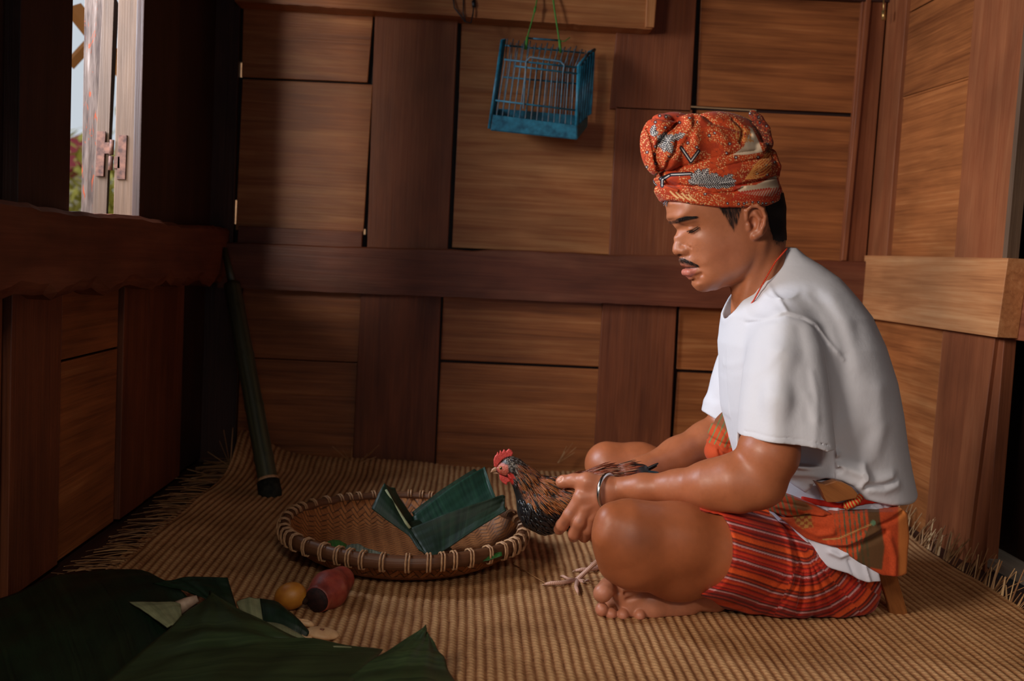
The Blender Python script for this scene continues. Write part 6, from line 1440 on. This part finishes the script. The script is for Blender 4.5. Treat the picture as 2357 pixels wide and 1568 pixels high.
flatthing('wattle', [(1149, 1091), (1158, 1094), (1170, 1099), (1177, 1100), (1176, 1107), (1168, 1109), (1164, 1111), (1158, 1107), (1151, 1102)], .003, .0085, .0022, CF)
flatthing('ear_lobe', [(1168, 1080), (1175, 1078), (1179, 1088), (1178, 1100), (1172, 1098), (1168, 1090)], -.0175, -.012, .002, CF)
k = NT('horn_beak'); k.col(srgb(168, 128, 100)).rough(.4)
flatthing('beak', [(1129, 1088), (1132, 1080), (1140, 1075), (1150, 1073), (1152, 1084), (1142, 1085), (1133, 1087)], -.004, .004, .0025, k.m)
flatthing('beak', [(1135, 1089), (1142, 1087), (1153, 1086), (1150, 1092), (1142, 1091)], -.003, .003, .0018, k.m)
for s_ in (-1, 1):
    k = NT('eye_glass'); k.col(srgb(170, 120, 70)).rough(.1); m = MB(); c = q3(1153, 1075, .0100*s_); m.tube([c, c+np.array([0, .0035*s_, 0])], [.0045, .0030], 16); e_ = m.build('eye', k.m, rs_, True)
    k = NT('pupil'); k.col(srgb(8, 8, 8)).rough(.05); m = MB(); m.tube([c+np.array([0, .0030*s_, 0]), c+np.array([0, .0042*s_, 0])], [.0026, .0016], 14); m.build('pupil', k.m, rs_, True)
# tail
k = NT('tail_feather'); k.col(k.attr('Col', 'Color')).rough(.35, .5); TFm = k.m
def quill(name, pts_, wd, cc, y0=0.0, droop=0):
    P_ = [q3(a, b, y0) for a, b in pts_]; n_ = 14; s_ = np.linspace(0, 1, len(P_)); T_ = np.linspace(0, 1, n_); P_ = np.array([[np.interp(t, s_, np.array(P_)[:, j_]) for j_ in range(3)] for t in T_])
    for _ in range(2): P_[1:-1] = (P_[:-2]+2*P_[1:-1]+P_[2:])/4
    d = np.gradient(P_, axis=0); d /= np.linalg.norm(d, axis=1)[:, None]; s = np.cross(d, [0, 1, 0]); s /= np.linalg.norm(s, axis=1)[:, None]; VV = []; 
    for i in range(n_):
        t = T_[i]; w_ = wd*(math.sin(PI*(.12+.86*t))**.6)/2; VV += [P_[i]-s[i]*w_, P_[i]+np.array([0, -.0012, 0]), P_[i]+s[i]*w_]
    FF = [(i*3+j_, i*3+j_+1, i*3+j_+4, i*3+j_+3) for i in range(n_-1) for j_ in range(2)]
    o = mesh_obj(name, VV, FF, TFm, rs_, True, {'Col': ('FLOAT_COLOR', np.tile(np.array(cc), (len(VV), 1)))}); q_ = o.modifiers.new('thick', 'SOLIDIFY'); q_.thickness = .0008; return o
BT = c3(22, 44, 54); BK2 = c3(16, 16, 20); WHf = c3(206, 206, 212)
for pts_, wd, cc, y0 in (([(1462, 1088), (1490, 1078), (1514, 1065)], .007, BK2, -.006), ([(1465, 1090), (1495, 1080), (1513, 1073)], .007, BK2, .004), ([(1462, 1092), (1488, 1084), (1512, 1087)], .008, BT, -.010), ([(1466, 1094), (1492, 1087), (1516, 1088)], .007, BT, .0), ([(1462, 1097), (1486, 1094), (1504, 1098)], .008, BK2, -.004)):
    quill('tail_feather', pts_, wd, cc, y0)
for pts_, wd, y0 in (([(1436, 1082), (1455, 1083), (1480, 1092)], .006, -.012), ([(1440, 1087), (1462, 1090), (1486, 1097)], .007, -.014), ([(1434, 1079), (1452, 1079), (1474, 1086)], .005, -.006)):
    quill('fluff', pts_, wd, WHf, y0)
# legs and toes
k = NT('scaled_leg'); g = k.attr('gc'); wv = k.n('TexWave'); wv.inputs['Scale'].default_value = 90; wv.inputs['Distortion'].default_value = 1.5; k.l(g, wv.inputs['Vector']); k.col(k.ramp(wv.outputs[1], [(.2, srgb(176, 128, 108)), (.6, srgb(216, 172, 152))])).rough(.5); k.bump(wv.outputs[1], .35, .0008); LG = k.m
def leg(ax_, dy, curl=False):
    e = empty('leg', atz(1326+ax_, 1342, 0)+np.array([0, dy, 0])); e.parent = None
    L0 = at(1380+ax_, 1287, 2.03)+np.array([0, dy, 0]); L1 = at(1329+ax_, 1334, 2.045)+np.array([0, dy, 0]); m = MB(); m.tube([at(1392+ax_, 1262, 2.02)+np.array([0, dy, 0]), L0, (L0*.6+L1*.4), L1, L1+np.array([-.004, 0, -.004])], [.006, .0056, .0046, .0054, .0062], 12)
    for tip, mid, r_ in (((1254, 1345), (1290, 1342), .0044), ((1330, 1365), (1326, 1352), .0042), ((1292, 1326), (1306, 1332), .0032), ((1356, 1338), (1344, 1338), .0034)):
        a = L1+np.array([0, 0, -.002]); b = atz(mid[0]+ax_, mid[1], .010)+np.array([0, dy, 0]); c = atz(tip[0]+ax_, tip[1], .006)+np.array([0, dy, 0]); m.tube([a, b, b*.4+c*.6+np.array([0, 0, .0012]), c], [r_*1.15, r_, r_*.95, r_*.55], 10)
    bpy.data.objects.remove(e); o = m.build('leg', LG, rs_, True); 
    for tip, mid, r_ in (((1254, 1345), (1290, 1342), .0044), ((1330, 1365), (1326, 1352), .0042), ((1292, 1326), (1306, 1332), .0032)):
        m = MB(); c = atz(tip[0]+ax_, tip[1], .006)+np.array([0, dy, 0]); b = atz(mid[0]+ax_, mid[1], .010)+np.array([0, dy, 0]); d = (c-b)/np.linalg.norm(c-b); m.tube([c-d*.002, c+d*.004+np.array([0, 0, -.001]), c+d*.008+np.array([0, 0, -.004])], [.0022, .0015, .0003], 6)
        k_ = m.build('claw', bpy.data.materials['horn_beak'], None, True); k_.parent = o
leg(0, 0); leg(80, .09)
